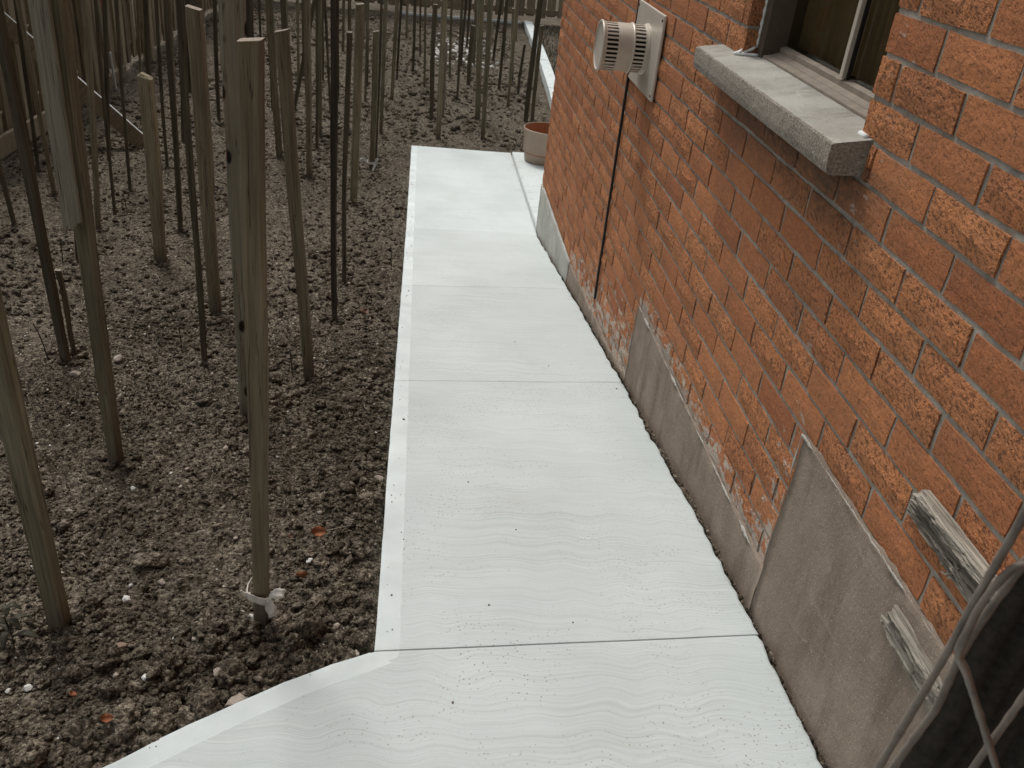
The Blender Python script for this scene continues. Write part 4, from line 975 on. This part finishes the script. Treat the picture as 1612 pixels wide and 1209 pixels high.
for i, (bx, by, bz, tx, ty, tz, w, kind, lab) in enumerate(STAKES):
    B = Vector((bx, by, bz-.01)); T = Vector((tx, ty, tz)); L = (T-B).length
    mat = M['w_'+kind]; rnd = random.Random(700+i)
    if i == 7: bend = -.05
    else: bend = rnd.uniform(-.006, .006) if kind != 'dark' else rnd.uniform(-.012, .012)
    top = 'round' if 'rounded' in lab else 'flat'
    V, F, fm = stake_mesh(L, w, 60+i, 1.0 if kind in ('brown', 'grey', 'knotty') else 1.5, top, bend=bend, taper=.78 if i in (1,) else .86)
    me = mesh('stake', V, F, [mat, M['w_end']], False, None, fm)
    o = new_obj('garden_stake', me); o.location = B
    q = (T-B).to_track_quat('Z', 'Y'); yaw = rnd.uniform(-.35, .35) if i not in (1, 15, 18) else (-.05)
    e = (T-B).normalized(); ang = Vector((0, 0, 1)).rotation_difference(e)
    o.rotation_mode = 'QUATERNION'; from mathutils import Quaternion
    o.rotation_quaternion = ang @ Quaternion((0, 0, 1), yaw)
    tag(o, lab, 'garden stake', 'wooden garden stakes standing in the bare vegetable bed'); stakes[i] = o
# broken board fixed to a stake
b0, b1 = Vector(BOARD[0]), Vector(BOARD[1])
V = []; F = []; n = 12; W_ = .036; rs = random.Random(3)
for i in range(n+1):
    s = i/n
    for j in range(5):
        t_ = j/4-.5; jag = rs.uniform(-.03, .005) if i == n else 0
        V.append((t_*W_*(1+.08*mnoise.noise(Vector((s*6, 1, j)))), -.007, .0-(b0-b1).length*s*1.0-jag*0+ (jag if i == n else 0)))
        V.append((t_*W_, .007, -(b0-b1).length*s+(jag if i == n else 0)))
for i in range(n):
    for j in range(4):
        a = i*10+j*2; F.append((a, a+10, a+12, a+2)); F.append((a+1, a+3, a+13, a+11))
    a = i*10; F.append((a, a+1, a+11, a+10)); a = i*10+8; F.append((a, a+10, a+11, a+1))
F.append((0, 2, 4, 6, 8, 9, 7, 5, 3, 1))
for j in range(4): a = n*10+j*2; F.append((a, a+1, a+3, a+2))
me = mesh('broken_board', V, F, [M['w_board']])
o = new_obj('broken_board', me); o.parent = stakes[3]
ext = (b0-b1).normalized()*.55
d_ = (b0-b1).normalized(); me.transform(Matrix.Scale(((b0-b1).length+.5)/(b0-b1).length, 4, (0, 0, 1)))
inv = (Matrix.Translation(stakes[3].location) @ stakes[3].rotation_quaternion.to_matrix().to_4x4()).inverted()
o.matrix_local = inv @ (Matrix.Translation(b1+d_*((b0-b1).length+.5)+Vector((0, -.002, 0))) @ Vector((0, 0, 1)).rotation_difference(d_).to_matrix().to_4x4())
o['label'] = 'pale jagged board fixed to the upper half of the stake'

# strips of cloth
def ribbon(name, pts, w, mat, parent, up=(0, 0, 1), fold=.15, taper=None, seed=0):
    P = [Vector(p) for p in pts]; tot = []
    for k in range(len(P)-1):
        p0 = P[max(k-1, 0)]; p1 = P[k]; p2 = P[k+1]; p3 = P[min(k+2, len(P)-1)]
        for s in range(6):
            t_ = s/6; tot.append(.5*((2*p1)+(p2-p0)*t_+(2*p0-5*p1+4*p2-p3)*t_*t_+(3*p1-p0-3*p2+p3)*t_**3))
    tot.append(P[-1]); V = []; F = []; m = 4
    for i, c in enumerate(tot):
        d = (tot[min(i+1, len(tot)-1)]-tot[max(i-1, 0)]).normalized(); u = Vector(up); s = (u-d*u.dot(d)); s = s.normalized() if s.length > .05 else Vector((0, 0, 1)); nrm = d.cross(s)
        f = i/(len(tot)-1); ww = w*(taper(f) if taper else 1)*(1+.2*mnoise.noise(Vector((f*5, seed, 0))))
        for j in range(m+1):
            t_ = j/m-.5; V.append(c+s*ww*t_+nrm*w*fold*math.sin(t_*7+f*6+seed)+d*(.003*mnoise.noise(Vector((j, seed, 3))) if i in (0, len(tot)-1) else 0))
        if i:
            for j in range(m): a = (i-1)*(m+1)+j; F.append((a, a+1, a+m+2, a+m+1))
    o = new_obj(name, mesh(name, V, F, [mat], True), parent); md = o.modifiers.new('t', 'SOLIDIFY'); md.thickness = .0012; md.offset = 0
    return o
s2 = Vector((STAKES[1][0], STAKES[1][1], STAKES[1][2]))
tie = empty('cloth_tie', s2+Vector((0, 0, .062)), 'grey beige cloth strip knotted round the foot of the tall flat-topped stake', 'cloth strip'); tie.scale = (1.0, 1.0, 1.15)
ribbon('loop_round_stake', [(-.017, .018, .009), (-.0215, .0, .008), (-.018, -.0185, .006), (0, -.0205, -.001), (.016, -.020, -.003), (.021, -.017, .001)], .015, M['rag'], tie, (0, 0, 1), .12)
ribbon('loose_end', [(-.013, -.017, .008), (-.026, -.016, .010), (-.030, -.018, .018)], .009, M['rag'], tie, (0, 0, 1), .1, lambda f: 1-.6*f)
ribbon('bow_loop', [(.020, -.018, .001), (.026, -.020, .010), (.036, -.024, .018), (.046, -.026, .020), (.050, -.022, .016), (.042, -.018, .010), (.030, -.017, .004)], .012, M['rag'], tie, (0, .7, .7), .1, lambda f: .7+.6*math.sin(f*PI), 2)
ribbon('tail', [(.021, -.019, .0), (.022, -.022, -.010), (.026, -.025, -.024), (.027, -.025, -.034)], .013, M['rag'], tie, (1, 0, 0), .15, lambda f: .45+1.1*math.sin(min(1, f*1.35)*PI*.75), 4)
s = Vector(STAKES[28][:3]); tie = empty('cloth_tie', s+Vector((0, 0, .02)), 'white rag tied at the foot of the white capped stake, tail on soil', 'cloth strip'); tie.scale = (1.25, 1.25, 1.25)
ribbon('knot_band', [(-.023, .02, .012), (-.024, -.022, .01), (0, -.025, .008), (.024, -.022, .012), (.026, .0, .02)], .014, M['ragw'], tie, (0, 0, 1), .1)
ribbon('tail', [(.024, -.024, .018), (.018, -.035, -.005), (.006, -.06, -.03), (-.016, -.11, -.055), (-.040, -.15, -.062)], .020, M['ragw'], tie, (0, .3, 1), .2, lambda f: .6+.6*f, 3)
ribbon('knot_end', [(.02, -.024, .012), (.03, -.028, .03), (.026, -.03, .04)], .016, M['ragw'], tie, (1, 0, 0), .1)
ribbon('knot_end', [(-.03, -.01, .02), (-.055, -.02, .025), (-.062, -.03, .015)], .02, M['ragw'], tie, (0, 0, 1), .1)
s = Vector((-.325, 5.36, -.60)); tie = empty('string_loop', s, 'thin pale string loop dangling low beside a grey stake', 'string')
ang_ = [(-.035*math.cos(k/12*2*PI), -.02*math.sin(k/12*2*PI), .016*math.sin(k/12*2*PI)) for k in range(13)]
bead('loop', ang_, .0022, M['straw'], tie, 3, .2, 5)

# ------------------------------------------------------------ leaves, twigs, weed
def leaf(loc, size, rot, mat, seed, lab, stalk=None):
    rs = random.Random(seed); n = 10; V = []; F = []
    for i in range(n+1):
        s = i/n; w = math.sin(s*PI)**.8*(.36+.05*math.sin(s*23+seed))
        for j in range(5):
            t_ = (j/4-.5)*2; V.append(((s-.5)*size, t_*w*size, size*(.20*(t_*t_)+.22*(s-.5)**2*2+.05*mnoise.noise(Vector((s*4, t_*2, seed))))))
    for i in range(n):
        for j in range(4): a = i*5+j; F.append((a, a+1, a+6, a+5))
    o = new_obj('dry_leaf', mesh('dry_leaf', V, F, [mat], True)); md = o.modifiers.new('t', 'SOLIDIFY'); md.thickness = .0005
    o.location = loc; o.rotation_euler = rot; tag(o, lab, 'leaf')
    if stalk:
        st = bead('stalk', stalk, .0007, M['straw'], o, seed, .2, 5)
    return o
def above(p, d=.008): return (p[0], p[1], max(p[2], bvh_z(p[0], p[1]))+d)
leaf(above(LEAVES[0], .012), .036, (.5, .2, .3), M['leaf'], 1, 'curled orange leaf with a long pale stalk near the path edge', [(.012, 0, .004), (.035, .006, .006), (.075, .014, .008)])
leaf(above(LEAVES[1], .014), .036, (.3, .8, 1.9), M['leaf'], 2, 'orange brown leaf right of the cloth-tied stake')
leaf(above(LEAVES[2], .011), .022, (.3, .3, .4), M['leaf'], 3, 'small orange leaf scrap in the lower left soil')
leaf(above(LEAVES[4], .015), .05, (.3, .2, 1.2), M['leafb'], 4, 'reddish brown leaf cluster left of the path middle')
leaf(above(LEAVES[5]), .018, (.2, .5, .9), M['leafb'], 5, 'brown leaf in the crumbs left of the curled orange leaf')
leaf(above(LEAVES[6], .011), .018, (.5, .2, 2.2), M['leaf'], 6, 'tiny orange leaf scrap above the lower left corner clod')
twl = ['thin dark dry stem curving up between the doubled stakes and the left-leaning stake', 'short thin stem standing left of the squared leaning stake', 'dry stem with a side shoot at the left, below the fence', 'dry stem left of the foot of the left-leaning dark stake',
       None, 'fine stem beside the narrow stakes at the foot of the fence', 'short bent stem between the doubled stakes and the knotty stake', 'fine dry stem close to the far half of the path edge']
for i, p_ in enumerate(TWIGS):
    if i == 4: continue
    z = bvh_z(p_[0], p_[1]); H_ = .055+.012*i % .05+.02*p_[1]*.5
    H_ = min(H_, .13); rs = random.Random(40+i); dx = rs.uniform(-.03, .03)
    if i == 7: p_ = (-.09, p_[1], p_[2]); z = bvh_z(p_[0], p_[1])
    o = bead('stem', [(0, 0, -.01), (dx*.3, .004, H_*.35), (dx*.5, 0, H_*.7), (dx, .004, H_)], .0011+.0003*p_[1], M['twig'], None, i, .3, 5)
    o.location = (p_[0], p_[1], z); tag(o, twl[i], 'dry stem')
p_ = TWIGS[4]; weed = empty('weed', (p_[0], p_[1], bvh_z(p_[0], p_[1])), 'small dark weed with drooping leaves at the lower left edge', 'weed')
bead('stem', [(0, 0, -.01), (.002, 0, .025), (-.002, 0, .052), (-.003, 0, .075)], .0014, M['weed'], weed, 1, .2, 6)
for k in range(9):
    a = k*2.4; z_ = .026+.008*k; L_ = .050-.003*k
    ribbon('leaf', [(0, 0, z_), (math.cos(a)*L_*.5, math.sin(a)*L_*.5, z_+.010), (math.cos(a)*L_, math.sin(a)*L_, z_-.004)], .013, M['weed'], weed, (-math.sin(a), math.cos(a), 0), .05, lambda f: math.sin(f*PI)*.9+.12, k)

# ------------------------------------------------------------ fences, kerb, lawn
def fence_board(L, w, th, seed):
    rs = random.Random(seed); n = 4; V = []; F = []
    for i in range(n+1):
        s = i/n; z = L*s; b = .004*mnoise.noise(Vector((s*2, seed, 0)))
        for (x, y) in ((-th/2, -w/2), (th/2, -w/2), (th/2, w/2), (-th/2, w/2)): V.append((x+b, y*(1+.03*mnoise.noise(Vector((s*3, seed, 2)))), z))
    for i in range(n):
        for j in range(4): a = i*4+j; c = i*4+(j+1) % 4; F.append((a, c, c+4, a+4))
    F += [(3, 2, 1, 0), (n*4, n*4+1, n*4+2, n*4+3)]
    return mesh('board', V, F, [M['w_fence']])
fence_meshes = [fence_board(1.62, .088, .018, s) for s in range(8)]
f1 = empty('board_fence', (-2.65, 8.5, -.7), 'tall weathered board fence with gaps along the left side of the bed', 'fence')
def fpart(me, root, name, x, y, z, rz=0, rx=0, lean=0):
    o = new_obj(name, me, root); o.location = Vector((x, y, z))-Vector(root.location); o.rotation_euler = (rx, lean, rz); return o
rs = random.Random(2); y = 3.2; k = 0
while y < 14.25:
    front = k % 2 == 0
    fpart(rs.choice(fence_meshes), f1, 'board', -2.655+(.0 if front else -.055)+rs.uniform(-.006, .006), y, float(gz(y))+.07+rs.uniform(-.02, .02), 0, rs.uniform(-.01, .01), rs.uniform(-.012, .012))
    y += .078+rs.uniform(-.006, .008); k += 1
def rail(root, name, p0, p1, hh, th, mat):
    p0 = Vector(p0); p1 = Vector(p1); d = p1-p0; L = d.length
    V, F = boxes([(-th/2, th/2, 0, L, -hh/2, hh/2)]); o = new_obj(name, mesh(name, V, F, [mat]), root)
    md = o.modifiers.new('bevel', 'BEVEL'); md.width = .004; md.segments = 1
    q = d.to_track_quat('Y', 'Z'); o.rotation_euler = q.to_euler(); o.location = p0-Vector(root.location); return o
for z in (.17, .62, 1.35):
    for (a, b) in ((3.1, 5.4), (5.42, 7.9), (7.92, 10.6), (10.62, 14.2)):
        rail(f1, 'rail', (-2.682, a, float(gz(a))+z), (-2.682, b, float(gz(b))+z), .085, .034, M['w_fence'])
rail(f1, 'kick_board', (-2.60, 3.3, float(gz(3.3))+.06), (-2.60, 5.15, float(gz(5.15))+.07), .15, .03, M['w_fence'])
rail(f1, 'kick_board', (-2.60, 5.2, float(gz(5.2))+.07), (-2.60, 6.9, float(gz(6.9))+.06), .13, .03, M['w_fence'])
rail(f1, 'kick_board', (-2.60, 7.0, float(gz(7.0))+.05), (-2.60, 8.6, float(gz(8.6))+.05), .10, .03, M['w_fence'])
for y in (5.3, 7.7, 9.35, 11.6, 13.6):
    V, F = boxes([(-.045, .045, -.045, .045, -.1, 1.85)]); o = new_obj('post', mesh('post', V, F, [M['w_fence']]), f1); o.location = Vector((-2.585, y, float(gz(y))))-Vector(f1.location)
    md = o.modifiers.new('bevel', 'BEVEL'); md.width = .005
wide = [fence_board(1.7, .128, .02, 40+s) for s in range(6)]
f2 = empty('board_fence', (0, 14.6, -.77), 'far board fence with dark gaps closing the end of the garden', 'fence')
x = -2.7; k = 0
while x < 5.0:
    yb = 14.42+.06*(x+.2) + (0 if k % 2 == 0 else .055)
    fpart(rs.choice(wide), f2, 'board', x, yb, -.70+rs.uniform(-.015, .015), PI/2, 0, rs.uniform(-.01, .01)); x += .158+rs.uniform(-.006, .01); k += 1
for z in (.14, .62, 1.35): rail(f2, 'rail', (-2.75, 14.30, -.77+z), (5.0, 14.76, -.77+z), .08, .034, M['w_fence'])
# boards and cords leaning at the left
def plank(name, p0, p1, w, th, mat, lab, cat):
    p0 = Vector(p0); p1 = Vector(p1); d = p1-p0; L = d.length; V, F = boxes([(-th/2, th/2, 0, L, -w/2, w/2)])
    o = new_obj(name, mesh(name, V, F, [mat, M['cordw']])); o.location = p0
    for pl_ in o.data.polygons:
        if pl_.normal.z > .9: pl_.material_index = 1  # white on upward faces paints in a sky-lit highlight
    o.rotation_euler = d.to_track_quat('Y', 'Z').to_euler(); md = o.modifiers.new('bevel', 'BEVEL'); md.width = .002; tag(o, lab, cat); return o
d = (Vector(BRACE[1])-Vector(BRACE[0])); far = Vector(BRACE[0])+d*1.35
plank('brace_board', Vector(BRACE[0])+Vector((0, 0, .0)), far, .10, .034, M['w_fence'], 'sloping brace board with a pale top edge leaning from the soil to the left fence', 'brace')
bead('cord', [Vector(CORDS[0])+Vector((0, 0, .5)), CORDS[0], CORDS[1]], .009, M['cordo'], None, 1, .2, 6)
tag(bpy.data.objects['cord'], 'thin orange cord hanging in front of the left board fence', 'cord')
o = bead('lath', [CORDS[2], CORDS[3]], .010, M['cordw'], None, 2, .1, 6); tag(o, 'short white lath standing against the left fence below the orange cord', 'lath')
# kerb of white blocks on the right, thin edging along the far fence
ks = [((1.235, 8.3), (1.30, 9.35)), ((1.301, 9.37), (1.375, 10.9)), ((1.376, 10.92), (1.43, 12.3)), ((1.431, 12.32), (1.49, 14.05))]
kerb = empty('garden_kerb', (1.3, 10, -.73), 'low white painted kerb running between the bed and the lawn at the right', 'kerb')
for a, b in ks:
    o = rail(kerb, 'kerb_block', (a[0]+.06, a[1], float(gz(a[1]))+.02), (b[0]+.06, b[1], float(gz(b[1]))+.02), .10, .115, M['plainconc'])
edg = empty('bed_edging', (.5, 14.2, -.77), 'thin white edging strip along the foot of the far fence', 'edging')
for a, b in (((-.30, 14.02), (.55, 14.08)), ((.56, 14.08), (1.46, 14.14))):
    rail(edg, 'edging_strip', (a[0], a[1], -.745), (b[0], b[1], -.748), .035, .03, M['plainconc'])
V = [(1.36, 7.1, float(gz(7.1))-.012), (6, 7.1, float(gz(7.1))-.012), (6, 14.3, float(gz(14.3))-.012), (1.55, 14.3, float(gz(14.3))-.012)]
tag(new_obj('lawn', mesh('lawn', V, [(0, 1, 2, 3)], [M['soil']])), kind='structure')
VV = []; FF = []; rngg = np.random.default_rng(3); off = 0
for i in range(9000):
    x, y = rngg.uniform(1.42, 3.4), rngg.uniform(8.0, 14.2); a = rngg.uniform(0, PI); Lb = rngg.uniform(.02, .055); z = float(-.72-.008*(y-8))
    dx, dy = math.cos(a)*.005, math.sin(a)*.005; lx, ly = rngg.normal(0, .018, 2)
    VV += [(x-dx, y-dy, z), (x+dx, y+dy, z), (x+lx, y+ly, z+Lb)]; FF.append((off, off+1, off+2)); off += 3
tag(new_obj('grass', mesh('grass', VV, FF, [M['grass']])), kind='stuff')

# ------------------------------------------------------------ wire gate close to the camera
gate = empty('wire_gate', (.34, .34, .7), 'out of focus grey wire mesh with black backing cloth at the lower right corner', 'gate')
for i, w_ in enumerate(WIRES):
    o = bead('wire', [(q[0]+.0012*math.sin(k_*1.9+i), q[1]+.002*math.cos(k_*2.3), q[2]) for k_, q in enumerate(w_)], .0022, M['wire'], gate, i, .22, 10); o.location = -Vector(gate.location)
V = []; F = []; n = 24
S = [Vector(q) for q in SCREEN]; n = 160
for i, q in enumerate(S):
    for j in range(n+1):
        s_ = j/n; V.append((q.x+s_*.40+.0, q.y+.004*math.sin(s_*150+i*.3)+.004*math.sin(s_*37+i*.7), q.z+.02*s_))
    if i:
        for j in range(n): a = (i-1)*(n+1)+j; F.append((a, a+1, a+n+2, a+n+1))
o = new_obj('backing_cloth', mesh('backing_cloth', V, F, [M['screen']], True), gate); o.location = -Vector(gate.location)
md = o.modifiers.new('t', 'SOLIDIFY'); md.thickness = .0015
